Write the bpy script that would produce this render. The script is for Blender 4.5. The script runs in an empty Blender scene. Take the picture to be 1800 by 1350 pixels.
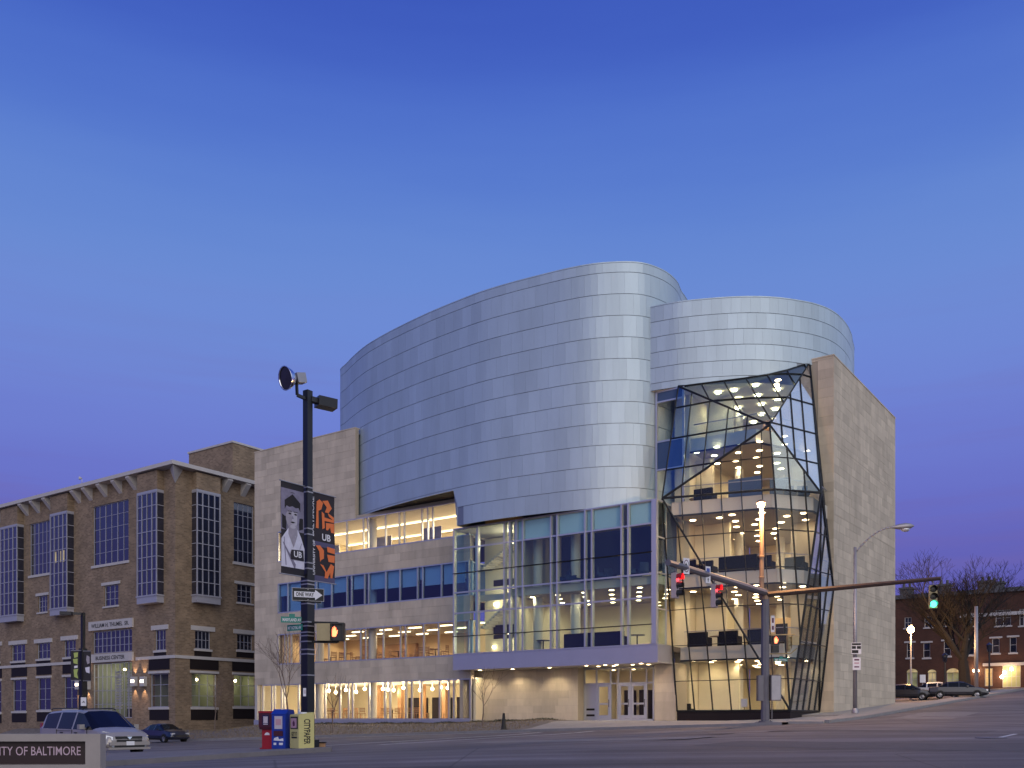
import bpy, math, random
from mathutils import Vector, Matrix
rnd = random.Random(7); V3_ = Vector
scene = bpy.context.scene
C = scene.collection
F = 1670.0                      # focal length in pixels of the 1800 px wide photograph
HY = 1265.0                     # its horizon line

# ------------------------------------------------------------------ camera
cd = bpy.data.cameras.new('camera')
cam = bpy.data.objects.new('camera', cd); C.objects.link(cam)
cd.sensor_width = 36; cd.lens = 36*F/1800; cd.shift_y = (HY-675)/1800
cam.location = (0, 0, 0); cam.rotation_euler = (math.pi/2, 0, 0)
cd.clip_end = 4000; cd.clip_start = .1
scene.camera = cam

# ------------------------------------------------------------------ dusk sky
w = bpy.data.worlds.new('World'); scene.world = w; w.use_nodes = True
nt = w.node_tree; N = nt.nodes; L = nt.links
for n in list(N): N.remove(n)
out = N.new('ShaderNodeOutputWorld'); bg = N.new('ShaderNodeBackground')
tc = N.new('ShaderNodeTexCoord'); sep = N.new('ShaderNodeSeparateXYZ')
ramp = N.new('ShaderNodeValToRGB')
L.new(tc.outputs['Generated'], sep.inputs[0])
def lin(c):
    return tuple((x/12.92 if x <= .04045 else ((x+.055)/1.055)**2.4) for x in c)
def s8(r, g, b): return lin((r/255, g/255, b/255))
stops = [(0.0, s8(90, 78, 150)), (.10, s8(93, 87, 168)), (.20, s8(103, 107, 196)), (.31, s8(113, 134, 214)), (.42, s8(108, 144, 212)),
         (.52, s8(80, 116, 206)), (.62, s8(54, 80, 184)), (1.0, s8(32, 50, 145))]
el = ramp.color_ramp.elements
el[0].position, el[0].color = stops[0][0], (*stops[0][1], 1)
el[1].position, el[1].color = stops[-1][0], (*stops[-1][1], 1)
for p, c in stops[1:-1]:
    e = el.new(p); e.color = (*c, 1)
ramp.color_ramp.interpolation = 'B_SPLINE'
# thin streaks of cloud low down, and the west brighter than the east
nz = N.new('ShaderNodeTexNoise'); nz.inputs['Scale'].default_value = 2.2; nz.inputs['Detail'].default_value = 5
mp = N.new('ShaderNodeMapping'); mp.inputs['Scale'].default_value = (1, 1, 9)
L.new(tc.outputs['Generated'], mp.inputs[0]); L.new(mp.outputs[0], nz.inputs[0])
ad = N.new('ShaderNodeMath'); ad.operation = 'MULTIPLY_ADD'; ad.inputs[1].default_value = .05; 
sb = N.new('ShaderNodeMath'); sb.operation = 'SUBTRACT'; sb.inputs[1].default_value = .5
L.new(nz.outputs[0], sb.inputs[0]); L.new(sb.outputs[0], ad.inputs[0]); L.new(sep.outputs[2], ad.inputs[2])
L.new(ad.outputs[0], ramp.inputs[0])
GLOW = Vector((.72, -.66, .20)).normalized()
dp = N.new('ShaderNodeVectorMath'); dp.operation = 'DOT_PRODUCT'; dp.inputs[1].default_value = GLOW
L.new(tc.outputs['Generated'], dp.inputs[0])
mr = N.new('ShaderNodeMapRange'); mr.interpolation_type = 'SMOOTHSTEP'
mr.inputs[1].default_value = -.15; mr.inputs[2].default_value = 1.0; mr.inputs[3].default_value = 0; mr.inputs[4].default_value = 1
L.new(dp.outputs['Value'], mr.inputs[0])
mx = N.new('ShaderNodeMixRGB'); mx.inputs[2].default_value = (.62, .72, .92, 1)
L.new(ramp.outputs[0], mx.inputs[1]); L.new(mr.outputs[0], mx.inputs[0])
nz2 = N.new('ShaderNodeTexNoise'); nz2.inputs['Scale'].default_value = 1.6; nz2.inputs['Detail'].default_value = 7; nz2.inputs['Roughness'].default_value = .6
mp2 = N.new('ShaderNodeMapping'); mp2.inputs['Scale'].default_value = (1, 1.2, 16); mp2.inputs['Rotation'].default_value = (.03, -.06, 0)
L.new(tc.outputs['Generated'], mp2.inputs[0]); L.new(mp2.outputs[0], nz2.inputs[0])
c1_ = N.new('ShaderNodeMapRange'); c1_.interpolation_type = 'SMOOTHSTEP'; c1_.inputs[1].default_value = .46; c1_.inputs[2].default_value = .72; c1_.inputs[4].default_value = .42
L.new(nz2.outputs[0], c1_.inputs[0])
c2_ = N.new('ShaderNodeMapRange'); c2_.interpolation_type = 'SMOOTHSTEP'; c2_.inputs[1].default_value = .46; c2_.inputs[2].default_value = .14; L.new(sep.outputs[2], c2_.inputs[0])
cm = N.new('ShaderNodeMath'); cm.operation = 'MULTIPLY'; L.new(c1_.outputs[0], cm.inputs[0]); L.new(c2_.outputs[0], cm.inputs[1])
cmx = N.new('ShaderNodeMixRGB'); cmx.inputs[2].default_value = (.17, .13, .40, 1); L.new(mx.outputs[0], cmx.inputs[1]); L.new(cm.outputs[0], cmx.inputs[0]); mx = cmx
L.new(mx.outputs[0], bg.inputs[0]); bg.inputs[1].default_value = 1.0
L.new(bg.outputs[0], out.inputs[0])

# the afterglow of the set sun, a very soft warm light from the west
sd = bpy.data.lights.new('sun', 'SUN'); sd.energy = 1.3; sd.angle = math.radians(70); sd.color = (1, .87, .70)
sun = bpy.data.objects.new('sun', sd); C.objects.link(sun)
sun.rotation_euler = Vector((.14, -.94, .30)).to_track_quat('Z', 'Y').to_euler()

scene.view_settings.view_transform = 'Standard'; scene.view_settings.look = 'None'
scene.view_settings.exposure = 0; scene.view_settings.gamma = 1
scene.cycles.use_denoising = True
scene.cycles.max_bounces = 10; scene.cycles.transparent_max_bounces = 24
scene.cycles.sample_clamp_indirect = 6
scene.cycles.caustics_reflective = False; scene.cycles.caustics_refractive = False

# ------------------------------------------------------------------ materials
def mat(name, col, rough=.7, metal=0, var=0, scale=3.0, bump=0, spec=.5, coat=0, per=0, stretch=None):
    m = bpy.data.materials.new(name); m.use_nodes = True
    nt = m.node_tree; b = nt.nodes['Principled BSDF']
    b.inputs['Roughness'].default_value = rough; b.inputs['Metallic'].default_value = metal
    b.inputs['Base Color'].default_value = (*col, 1); b.inputs['Specular IOR Level'].default_value = spec
    b.inputs['Coat Weight'].default_value = coat
    if var or bump or per:
        t = nt.nodes.new('ShaderNodeTexCoord')
        n1 = nt.nodes.new('ShaderNodeTexNoise'); n1.inputs['Scale'].default_value = scale; n1.inputs['Detail'].default_value = 6
        n1.inputs['Roughness'].default_value = .65
        if stretch:
            mpn = nt.nodes.new('ShaderNodeMapping'); mpn.inputs['Scale'].default_value = stretch
            nt.links.new(t.outputs['Object'], mpn.inputs[0]); nt.links.new(mpn.outputs[0], n1.inputs[0])
        else: nt.links.new(t.outputs['Object'], n1.inputs[0])
        hs = nt.nodes.new('ShaderNodeHueSaturation'); hs.inputs['Color'].default_value = (*col, 1)
        r = nt.nodes.new('ShaderNodeMapRange'); r.inputs[1].default_value = .25; r.inputs[2].default_value = .75
        r.inputs[3].default_value = 1-var; r.inputs[4].default_value = 1+var
        nt.links.new(n1.outputs[0], r.inputs[0])
        val = r.outputs[0]
        if per:
            oi = nt.nodes.new('ShaderNodeObjectInfo'); g = nt.nodes.new('ShaderNodeNewGeometry')
            a = nt.nodes.new('ShaderNodeMath'); a.operation = 'ADD'
            fr = nt.nodes.new('ShaderNodeMath'); fr.operation = 'FRACT'
            nt.links.new(oi.outputs['Random'], a.inputs[0]); nt.links.new(g.outputs['Random Per Island'], a.inputs[1])
            nt.links.new(a.outputs[0], fr.inputs[0])
            r2 = nt.nodes.new('ShaderNodeMapRange'); r2.inputs[3].default_value = 1-per; r2.inputs[4].default_value = 1+per
            nt.links.new(fr.outputs[0], r2.inputs[0])
            mu = nt.nodes.new('ShaderNodeMath'); mu.operation = 'MULTIPLY'
            nt.links.new(val, mu.inputs[0]); nt.links.new(r2.outputs[0], mu.inputs[1]); val = mu.outputs[0]
        nt.links.new(val, hs.inputs['Value']); nt.links.new(hs.outputs[0], b.inputs['Base Color'])
        if bump:
            bp = nt.nodes.new('ShaderNodeBump'); bp.inputs['Strength'].default_value = bump; bp.inputs['Distance'].default_value = .02
            nt.links.new(n1.outputs[0], bp.inputs['Height']); nt.links.new(bp.outputs[0], b.inputs['Normal'])
    return m
def emit(name, col, s):
    m = bpy.data.materials.new(name); m.use_nodes = True; nt = m.node_tree
    b = nt.nodes['Principled BSDF']; b.inputs['Base Color'].default_value = (*col, 1)
    b.inputs['Emission Color'].default_value = (*col, 1); b.inputs['Emission Strength'].default_value = s
    return m
def glass(name, tint, extra=.0, ior=1.5, rough=0.0):
    m = bpy.data.materials.new(name); m.use_nodes = True; nt = m.node_tree
    nt.nodes.remove(nt.nodes['Principled BSDF']); o = nt.nodes['Material Output']
    t = nt.nodes.new('ShaderNodeBsdfTransparent'); t.inputs[0].default_value = (*tint, 1)
    g = nt.nodes.new('ShaderNodeBsdfGlossy'); g.inputs['Roughness'].default_value = rough; g.inputs[0].default_value = (.9, .95, 1, 1)
    lw = nt.nodes.new('ShaderNodeLayerWeight'); lw.inputs[0].default_value = .5
    f = nt.nodes.new('ShaderNodeMath'); f.operation = 'POWER'; f.inputs[1].default_value = 5; nt.links.new(lw.outputs['Facing'], f.inputs[0])
    a = nt.nodes.new('ShaderNodeMath'); a.operation = 'MULTIPLY_ADD'; a.inputs[1].default_value = 1-extra; a.inputs[2].default_value = extra; a.use_clamp = True
    mxs = nt.nodes.new('ShaderNodeMixShader')
    nt.links.new(f.outputs[0], a.inputs[0]); nt.links.new(a.outputs[0], mxs.inputs[0])
    nt.links.new(t.outputs[0], mxs.inputs[1]); nt.links.new(g.outputs[0], mxs.inputs[2]); nt.links.new(mxs.outputs[0], o.inputs[0])
    return m
def brick(name, c1, c2, mortar, bw=.30, bh=.10):
    m = bpy.data.materials.new(name); m.use_nodes = True; nt = m.node_tree
    b = nt.nodes['Principled BSDF']; b.inputs['Roughness'].default_value = .9
    t = nt.nodes.new('ShaderNodeTexCoord'); s = nt.nodes.new('ShaderNodeSeparateXYZ'); nt.links.new(t.outputs['Object'], s.inputs[0])
    a = nt.nodes.new('ShaderNodeMath'); a.operation = 'ADD'
    nt.links.new(s.outputs[0], a.inputs[0]); nt.links.new(s.outputs[1], a.inputs[1])
    cb = nt.nodes.new('ShaderNodeCombineXYZ'); nt.links.new(a.outputs[0], cb.inputs[0]); nt.links.new(s.outputs[2], cb.inputs[1])
    br = nt.nodes.new('ShaderNodeTexBrick'); nt.links.new(cb.outputs[0], br.inputs[0])
    br.inputs['Color1'].default_value = (*c1, 1); br.inputs['Color2'].default_value = (*c2, 1); br.inputs['Mortar'].default_value = (*mortar, 1)
    br.inputs['Scale'].default_value = 1; br.inputs['Brick Width'].default_value = bw; br.inputs['Row Height'].default_value = bh
    br.inputs['Mortar Size'].default_value = .012; br.inputs['Bias'].default_value = 0
    n1 = nt.nodes.new('ShaderNodeTexNoise'); n1.inputs['Scale'].default_value = .6; n1.inputs['Detail'].default_value = 8
    nt.links.new(t.outputs['Object'], n1.inputs[0])
    hs = nt.nodes.new('ShaderNodeHueSaturation'); nt.links.new(br.outputs[0], hs.inputs['Color'])
    r = nt.nodes.new('ShaderNodeMapRange'); r.inputs[1].default_value = .3; r.inputs[2].default_value = .7; r.inputs[3].default_value = .8; r.inputs[4].default_value = 1.2
    nt.links.new(n1.outputs[0], r.inputs[0]); nt.links.new(r.outputs[0], hs.inputs['Value']); nt.links.new(hs.outputs[0], b.inputs['Base Color'])
    return m
M = dict(
 asphalt=mat('asphalt', (.122, .108, .118), .82, var=.30, scale=.35, bump=.25),
 concrete=mat('concrete', (.30, .28, .27), .85, var=.15, scale=1.5, bump=.15),
 kerb=mat('kerb_concrete', (.24, .23, .23), .85, var=.15, scale=2),
 verge=mat('winter_grass_soil', (.17, .145, .13), 1, var=.4, scale=2.5, bump=.5),
 straw=mat('dry_grass', (.20, .155, .10), 1, var=.3, scale=5),
 paint=mat('road_paint', (.48, .48, .50), .7, var=.3, scale=3),
 stone=mat('limestone', (.52, .445, .345), .8, var=.19, scale=.8, bump=.1, per=.115, stretch=(1.3, 1.3, .4)),
 joint=mat('stone_joint', (.40, .345, .275), .9),
 zinc=mat('zinc_panel', (.425, .515, .58), .48, .38, var=.11, scale=.45, per=.065, stretch=(1, 1, .25)),
 seam=mat('zinc_seam', (.25, .28, .32), .5, .6),
 alu=mat('silver_mullion', (.56, .57, .60), .4, .7),
 steel=mat('dark_steel', (.022, .025, .03), .4, .6),
 fascia=mat('lavender_metal_fascia', (.50, .50, .56), .4, .6, var=.05, scale=.7),
 soffit=mat('soffit', (.55, .52, .47), .7),
 cream=mat('cream_wall', (.72, .64, .48), .85, var=.04, scale=.5),
 greenwall=mat('pale_green_wall', (.30, .32, .22), .85), brownpost=mat('dark_brown_steel', (.10, .068, .052), .5, .3, var=.15, scale=2), taupe=mat('taupe_ceiling', (.46, .41, .33), .85), white=mat('white_ceiling', (.80, .77, .70), .85),
 tan=mat('tan_wall', (.66, .48, .29), .8, var=.06, scale=.6),
 wood=mat('wood', (.36, .20, .10), .55, var=.2, scale=4, stretch=(1, 1, 8)),
 carpet=mat('carpet', (.16, .13, .11), .95, var=.15, scale=3),
 slate=mat('blue_wall', (.05, .09, .20), .8),
 shade=mat('roller_shade', (.52, .66, .74), .8, var=.03, scale=1),
 black=mat('black_leather', (.008, .008, .008), .6, spec=.2),
 blackmetal=mat('black_paint', (.012, .012, .016), .35, .2),
 navychair=mat('navy_fabric', (.02, .045, .10), .8),
 galv=mat('galvanised_steel', (.32, .31, .34), .45, .6, var=.12, scale=3),
 greypost=mat('grey_painted_steel', (.15, .14, .16), .5, .3, var=.12, scale=2),
 lamplit_post=mat('lamplit_orange_pole', (.30, .19, .12), .5, .3, var=.15, scale=2),  # orange light of the street lamp put into the column's base colour
 tanbrick=brick('tan_brick', (.27, .192, .125), (.165, .115, .076), (.25, .20, .15), .36, .15),
 redbrick=brick('red_brick', (.085, .030, .018), (.062, .022, .014), (.07, .045, .035)),
 precast=mat('white_precast', (.48, .455, .45), .8, var=.08, scale=2),
 winframe=mat('window_frame_lilac', (.40, .40, .46), .5, .3),
 roof=mat('roof_membrane', (.10, .10, .11), .9),
 darkpanel=mat('dark_spandrel', (.016, .011, .011), .6, spec=.25),
 darkglass=mat('dark_window_glass', (.012, .016, .035), .04, 0, var=.35, scale=.5, spec=1.0, coat=.6),
 litglass=emit('lit_window', (.62, .50, .24), .30),
 greenlit=emit('green_lit_window', (.36, .36, .17), .20),
 bark=mat('bark', (.055, .042, .038), .9, var=.25, scale=6),
 paleBark=mat('young_bark', (.16, .12, .10), .9, var=.25, scale=6),
 bark_dark=mat('tree_bark_dark', (.018, .015, .015), .95, var=.25, scale=6),
 pane=glass('clear_glass', (.97, .97, .96), .012),
 tealpane=glass('curtain_wall_glass', (.86, .95, .94), .05),
 facetpane=glass('coated_facet_glass', (.86, .90, .92), .22), mirrorpane=glass('sky_facet_glass', (.86, .90, .94), .55),
 atriumpane=glass('atrium_glass', (.95, .96, .95), .022), upperpane=glass('upper_atrium_glass', (.80, .92, .95), .12),
 bluepane=glass('blue_glass', (.70, .82, .92), .06),
 carglass=mat('car_glass', (.006, .007, .010), .05, 0, spec=.3, coat=0),
 silverpaint=mat('silver_champagne_paint', (.37, .335, .31), .36, .35, coat=.35),
 bluepaint=mat('dark_blue_paint', (.012, .016, .04), .3, .3, coat=.8),
 darkpaint=mat('dark_car_paint', (.02, .022, .03), .3, .3, coat=.8),
 whitepaint=mat('pale_car_paint', (.55, .57, .62), .3, .1, coat=.8),
 tyre=mat('tyre_rubber', (.012, .012, .012), .85),
 rim=mat('alloy_rim', (.35, .35, .37), .35, .9),
 chrome=mat('chrome', (.7, .7, .72), .15, 1),
 lens=mat('headlamp_lens', (.55, .58, .64), .12, .3, coat=1),
 taillens=mat('dim_tail_lens', (.25, .01, .01), .2, coat=1),
 tail=emit('tail_light', (1, .02, .03), 9),
 plate=mat('number_plate', (.75, .75, .78), .5),
 plastic=mat('black_plastic', (.02, .02, .02), .55),
 red_box_visor=mat('red_box_and_lit_visor', (.32, .012, .02), .45, var=.12, scale=4),
 redmaroon=mat('dark_maroon_paint', (.06, .01, .02), .45),
 bluebox=mat('blue_box_paint', (.012, .04, .30), .4, var=.12, scale=4),
 yellowbox=mat('yellow_box_paint', (.56, .50, .20), .5, var=.08, scale=4),
 paper=mat('newsprint', (.50, .45, .50), .8),
 pink=mat('pink_print', (.48, .28, .34), .8),
 ink=mat('black_ink', (.015, .015, .015), .7),
 signwhite=mat('sign_white', (.68, .67, .72), .6),
 signblue=mat('sign_blue', (.06, .09, .35), .6),
 signred=mat('sign_maroon', (.10, .02, .06), .6),
 signgreen=mat('street_sign_green', (.012, .19, .15), .5),
 signhousing=mat('yellow_signal_back', (.36, .29, .15), .5, var=.1, scale=5),
 signalgrey=mat('pale_signal_housing', (.42, .33, .34), .5),
 redlamp=emit('red_signal_lens', (1, .03, .04), 6),
 redglow=emit('red_hand_symbol', (1, .16, .06), 5),
 greenlamp=emit('green_signal_lens', (.05, 1, .62), 6),
 darklens=mat('dark_lens', (.02, .018, .018), .3),
 sodium=emit('sodium_lamp', (1, .62, .26), 60),
 warmlamp=emit('warm_lamp', (1, .78, .46), 22),
 tubelamp=emit('linear_lamp', (1, .86, .56), 4),
 globe=emit('globe_lamp', (1, .80, .50), 20),
 sconce=emit('sconce_slot', (1, .80, .60), 9),
 orangeprint=mat('orange_print', (.72, .17, .045), .7),
 bannerblack=mat('banner_black', (.016, .013, .02), .75),
 bannerblue=mat('banner_slate', (.075, .07, .15), .75),
 bannergrey=mat('banner_grey', (.20, .18, .26), .75, var=.25, scale=4),
 skin=mat('print_mid_grey', (.30, .27, .33), .75, var=.2, scale=7),
 skinlight=mat('print_light_grey', (.42, .39, .46), .75),
 blouse=mat('print_pale_grey', (.60, .58, .70), .75, var=.12, scale=5),
 hair=mat('print_dark', (.012, .010, .014), .8),
 limewrap=mat('lime_print', (.35, .42, .12), .7),
 monument=mat('monument_concrete', (.34, .30, .28), .85, var=.1, scale=3, bump=.1),
 maroon=mat('maroon_panel', (.016, .003, .004), .5),
 lilacletter=mat('pale_lettering', (.55, .40, .48), .5),
 reflector=mat('polished_reflector', (.7, .72, .78), .15, 1),
)

def wear(m, rot, lo, hi):        # tyre-polished streaks and patched areas, laid along the street
    nt = m.node_tree; b = nt.nodes['Principled BSDF']; src = b.inputs['Base Color'].links[0].from_socket
    t = nt.nodes.new('ShaderNodeTexCoord'); mpn = nt.nodes.new('ShaderNodeMapping'); mpn.inputs['Rotation'].default_value = (0, 0, rot); mpn.inputs['Scale'].default_value = (.05, .9, 1)
    n1 = nt.nodes.new('ShaderNodeTexNoise'); n1.inputs['Scale'].default_value = 1.0; n1.inputs['Detail'].default_value = 7
    nt.links.new(t.outputs['Object'], mpn.inputs[0]); nt.links.new(mpn.outputs[0], n1.inputs[0])
    n2 = nt.nodes.new('ShaderNodeTexNoise'); n2.inputs['Scale'].default_value = 22; n2.inputs['Detail'].default_value = 3; nt.links.new(t.outputs['Object'], n2.inputs[0])
    v = nt.nodes.new('ShaderNodeTexVoronoi'); v.feature = 'DISTANCE_TO_EDGE'; v.inputs['Scale'].default_value = .11; nt.links.new(t.outputs['Object'], v.inputs[0])
    cr = nt.nodes.new('ShaderNodeMapRange'); cr.inputs[1].default_value = 0; cr.inputs[2].default_value = .004; cr.inputs[3].default_value = .55; cr.inputs[4].default_value = 1; nt.links.new(v.outputs['Distance'], cr.inputs[0])
    r = nt.nodes.new('ShaderNodeMapRange'); r.inputs[1].default_value = .3; r.inputs[2].default_value = .7; r.inputs[3].default_value = lo; r.inputs[4].default_value = hi; nt.links.new(n1.outputs[0], r.inputs[0])
    r2 = nt.nodes.new('ShaderNodeMapRange'); r2.inputs[1].default_value = .3; r2.inputs[2].default_value = .7; r2.inputs[3].default_value = .85; r2.inputs[4].default_value = 1.15; nt.links.new(n2.outputs[0], r2.inputs[0])
    m1 = nt.nodes.new('ShaderNodeMath'); m1.operation = 'MULTIPLY'; nt.links.new(r.outputs[0], m1.inputs[0]); nt.links.new(r2.outputs[0], m1.inputs[1])
    m2 = nt.nodes.new('ShaderNodeMath'); m2.operation = 'MULTIPLY'; nt.links.new(m1.outputs[0], m2.inputs[0]); nt.links.new(cr.outputs[0], m2.inputs[1])
    hs = nt.nodes.new('ShaderNodeHueSaturation'); nt.links.new(src, hs.inputs['Color']); nt.links.new(m2.outputs[0], hs.inputs['Value']); nt.links.new(hs.outputs[0], b.inputs['Base Color'])
wear(M['asphalt'], math.radians(25), .50, 1.5)
def uneven(m, sc):               # a lit interior seen through old glass is never even
    nt = m.node_tree; b = nt.nodes['Principled BSDF']; t = nt.nodes.new('ShaderNodeTexCoord'); n1 = nt.nodes.new('ShaderNodeTexNoise'); n1.inputs['Scale'].default_value = sc; n1.inputs['Detail'].default_value = 3
    nt.links.new(t.outputs['Object'], n1.inputs[0]); r = nt.nodes.new('ShaderNodeMapRange'); r.inputs[1].default_value = .35; r.inputs[2].default_value = .65; r.inputs[3].default_value = .04; r.inputs[4].default_value = b.inputs['Emission Strength'].default_value*1.6
    nt.links.new(n1.outputs[0], r.inputs[0]); nt.links.new(r.outputs[0], b.inputs['Emission Strength'])
uneven(M['litglass'], 1.1); uneven(M['greenlit'], 1.1)
# ------------------------------------------------------------------ mesh helpers
def ident(p): return p
class MB:
    def __init__(s): s.v = []; s.f = []
    def add(s, vs, fs):
        o = len(s.v); s.v += [tuple(p) for p in vs]; s.f += [tuple(i+o for i in f) for f in fs]; return s
    def quad(s, a, b, c, d): return s.add([a, b, c, d], [(0, 1, 2, 3)])
    def poly(s, pts): return s.add(pts, [tuple(range(len(pts)))])
    def box(s, x0, x1, y0, y1, z0, z1, m=ident):
        vs = [m((x, y, z)) for x in (x0, x1) for y in (y0, y1) for z in (z0, z1)]
        return s.add(vs, [(0, 1, 3, 2), (4, 6, 7, 5), (0, 4, 5, 1), (2, 3, 7, 6), (0, 2, 6, 4), (1, 5, 7, 3)])
    def tube(s, p0, p1, r0, r1=None, n=8, caps=True, ph=0):
        r1 = r0 if r1 is None else r1
        p0 = Vector(p0); p1 = Vector(p1); d = (p1-p0)
        if d.length < 1e-6: return s
        d.normalize(); a = d.orthogonal().normalized()
        if abs(d.z) > .99: a = Vector((1, 0, 0))
        b = d.cross(a)
        vs = []
        for p, r in ((p0, r0), (p1, r1)):
            for k in range(n):
                t = 2*math.pi*k/n+ph; vs.append(p+a*math.cos(t)*r+b*math.sin(t)*r)
        fs = [(k, (k+1) % n, n+(k+1) % n, n+k) for k in range(n)]
        if caps: fs += [tuple(range(n-1, -1, -1)), tuple(range(n, 2*n))]
        return s.add(vs, fs)
    def path(s, pts, r, n=6):
        for a, b in zip(pts, pts[1:]): s.tube(a, b, r, r, n)
        return s
    def bar(s, p0, p1, w, h, up=(0, 0, 1)):
        p0 = Vector(p0); p1 = Vector(p1); d = (p1-p0)
        if d.length < 1e-6: return s
        d.normalize(); x = d.cross(Vector(up))
        if x.length < 1e-4: x = Vector((1, 0, 0))
        x.normalize(); y = x.cross(d)
        vs = [p+x*a*w/2+y*b*h/2 for p in (p0, p1) for a, b in ((-1, -1), (1, -1), (1, 1), (-1, 1))]
        return s.add(vs, [(0, 1, 5, 4), (1, 2, 6, 5), (2, 3, 7, 6), (3, 0, 4, 7), (3, 2, 1, 0), (4, 5, 6, 7)])
    def prism(s, pts, ext):
        n = len(pts); e = Vector(ext); pts = [Vector(p) for p in pts]
        vs = pts+[p+e for p in pts]
        return s.add(vs, [tuple(range(n-1, -1, -1)), tuple(range(n, 2*n))]+[(k, (k+1) % n, n+(k+1) % n, n+k) for k in range(n)])
    def sphere(s, c, r, n=10, m=6, sx=1, sy=1, sz=1):
        c = Vector(c); vs = [c+Vector((0, 0, r*sz))]
        for i in range(1, m):
            a = math.pi*i/m
            for k in range(n):
                t = 2*math.pi*k/n; vs.append(c+Vector((r*sx*math.sin(a)*math.cos(t), r*sy*math.sin(a)*math.sin(t), r*sz*math.cos(a))))
        vs.append(c-Vector((0, 0, r*sz))); fs = [(0, 1+k, 1+(k+1) % n) for k in range(n)]
        for i in range(m-2):
            for k in range(n): fs.append((1+i*n+k, 1+(i+1)*n+k, 1+(i+1)*n+(k+1) % n, 1+i*n+(k+1) % n))
        last = len(vs)-1
        fs += [(last, 1+(m-2)*n+(k+1) % n, 1+(m-2)*n+k) for k in range(n)]
        return s.add(vs, fs)
    def lathe(s, c, ax, prof, n=12):
        c = Vector(c); ax = Vector(ax).normalized(); a = ax.orthogonal().normalized(); b = ax.cross(a); vs = []
        for (h, r) in prof:
            for k in range(n):
                t = 2*math.pi*k/n; vs.append(c+ax*h+(a*math.cos(t)+b*math.sin(t))*r)
        fs = []
        for i in range(len(prof)-1):
            for k in range(n): fs.append((i*n+k, i*n+(k+1) % n, (i+1)*n+(k+1) % n, (i+1)*n+k))
        return s.add(vs, fs)
    def build(s, name, m, parent=None, off=(0, 0, 0), smooth=False):
        me = bpy.data.meshes.new(name)
        if any(off): vs = [(a[0]-off[0], a[1]-off[1], a[2]-off[2]) for a in s.v]
        else: vs = s.v
        me.from_pydata([tuple(p) for p in vs], [], s.f); me.materials.append(m)
        if smooth: me.shade_smooth()
        o = bpy.data.objects.new(name, me); C.objects.link(o)
        if parent: o.parent = parent
        return o
def tag(o, label=None, cat=None, group=None, kind=None):
    for k, v in (('label', label), ('category', cat), ('group', group), ('kind', kind)):
        if v: o[k] = v
    return o
def empty(name, loc, rz=0, label=None, cat=None, group=None):
    o = bpy.data.objects.new(name, None); C.objects.link(o); o.empty_display_size = .5
    o.location = loc; o.rotation_euler = (0, 0, rz)
    return tag(o, label, cat, group)
def copy_tree(o, parent=None):
    c = o.copy(); C.objects.link(c)
    if parent: c.parent = parent
    for ch in list(o.children): copy_tree(ch, c)
    return c
def lamp(name, kind, loc, energy, col, parent=None, size=.1, spot=None, aim=None):
    d = bpy.data.lights.new(name, kind); d.energy = energy; d.color = col
    d.shadow_soft_size = size
    if spot: d.spot_size = math.radians(spot); d.spot_blend = .6
    o = bpy.data.objects.new(name, d); C.objects.link(o); o.location = loc
    if aim: o.rotation_euler = (-Vector(aim)).to_track_quat('Z', 'Y').to_euler()
    if parent: o.parent = parent
    return o
def text(name, s, size, org, xd, yd, m, parent, off=(0, 0, 0), align='CENTER', width=None, ext=.004, squash=1, bold=.022):
    cu = bpy.data.curves.new(name, 'FONT'); cu.body = s; cu.size = 1; cu.align_x = align; cu.align_y = 'CENTER'; cu.resolution_u = 3; cu.offset = bold
    tmp = bpy.data.objects.new('tmp', cu); C.objects.link(tmp)
    bpy.context.view_layer.update()
    me = bpy.data.meshes.new_from_object(tmp.evaluated_get(bpy.context.evaluated_depsgraph_get()))
    bpy.data.objects.remove(tmp)
    xs = [v.co.x for v in me.vertices]; k = size; kx = size*squash
    if width and xs: kx = width/(max(xs)-min(xs))
    o3 = Vector(org)-Vector(off); xd = Vector(xd).normalized(); yd = Vector(yd).normalized(); nd = xd.cross(yd)
    for v in me.vertices: v.co = o3+xd*(v.co.x*kx)+yd*(v.co.y*k)+nd*ext
    me.materials.clear(); me.materials.append(m); me.name = name
    o = bpy.data.objects.new(name, me); C.objects.link(o)
    if parent: o.parent = parent
    return o

# ------------------------------------------------------------------ the street frame: u along the long facade, v along the side street
TH = math.radians(-35.4)
Ux, Uy = math.cos(TH), math.sin(TH); Vx, Vy = -Uy, Ux
OX, OY = 8.86, 58.0
def W(u, v, z=0): return (OX+u*Ux+v*Vx, OY+u*Uy+v*Vy, z)
def toUV(x, y): return ((x-OX)*Ux+(y-OY)*Uy, (x-OX)*Vx+(y-OY)*Vy)
def onv(px, py, v0):            # the photo's sight line through a pixel met with the plane v = v0
    r = (px-900)/F; u = -((OX-r*OY)+v0*(Vx-r*Vy))/(Ux-r*Uy); y = OY+u*Uy+v0*Vy
    return (u, v0, (HY-py)/F*y)
def onu(px, py, u0):
    r = (px-900)/F; v = -((OX-r*OY)+u0*(Ux-r*Uy))/(Vx-r*Vy); y = OY+u0*Uy+v*Vy
    return (u0, v, (HY-py)/F*y)
def at(px, py, Y): return ((px-900)/F*Y, Y, (HY-py)/F*Y)
def proj(p):
    x, y, z = W(*p); return (900+F*x/y, HY-F*z/y)
def ground(u, v):
    u = max(-60, min(14, u)); v = max(-60, min(75, v))
    return -.3+.03*u+.036*max(v, -12)+.02*min(v+12, 0)+.015*max(v, 0)
def groundXY(x, y): return ground(*toUV(x, y))
CREAMLIGHT = (1, .80, .50)

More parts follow.
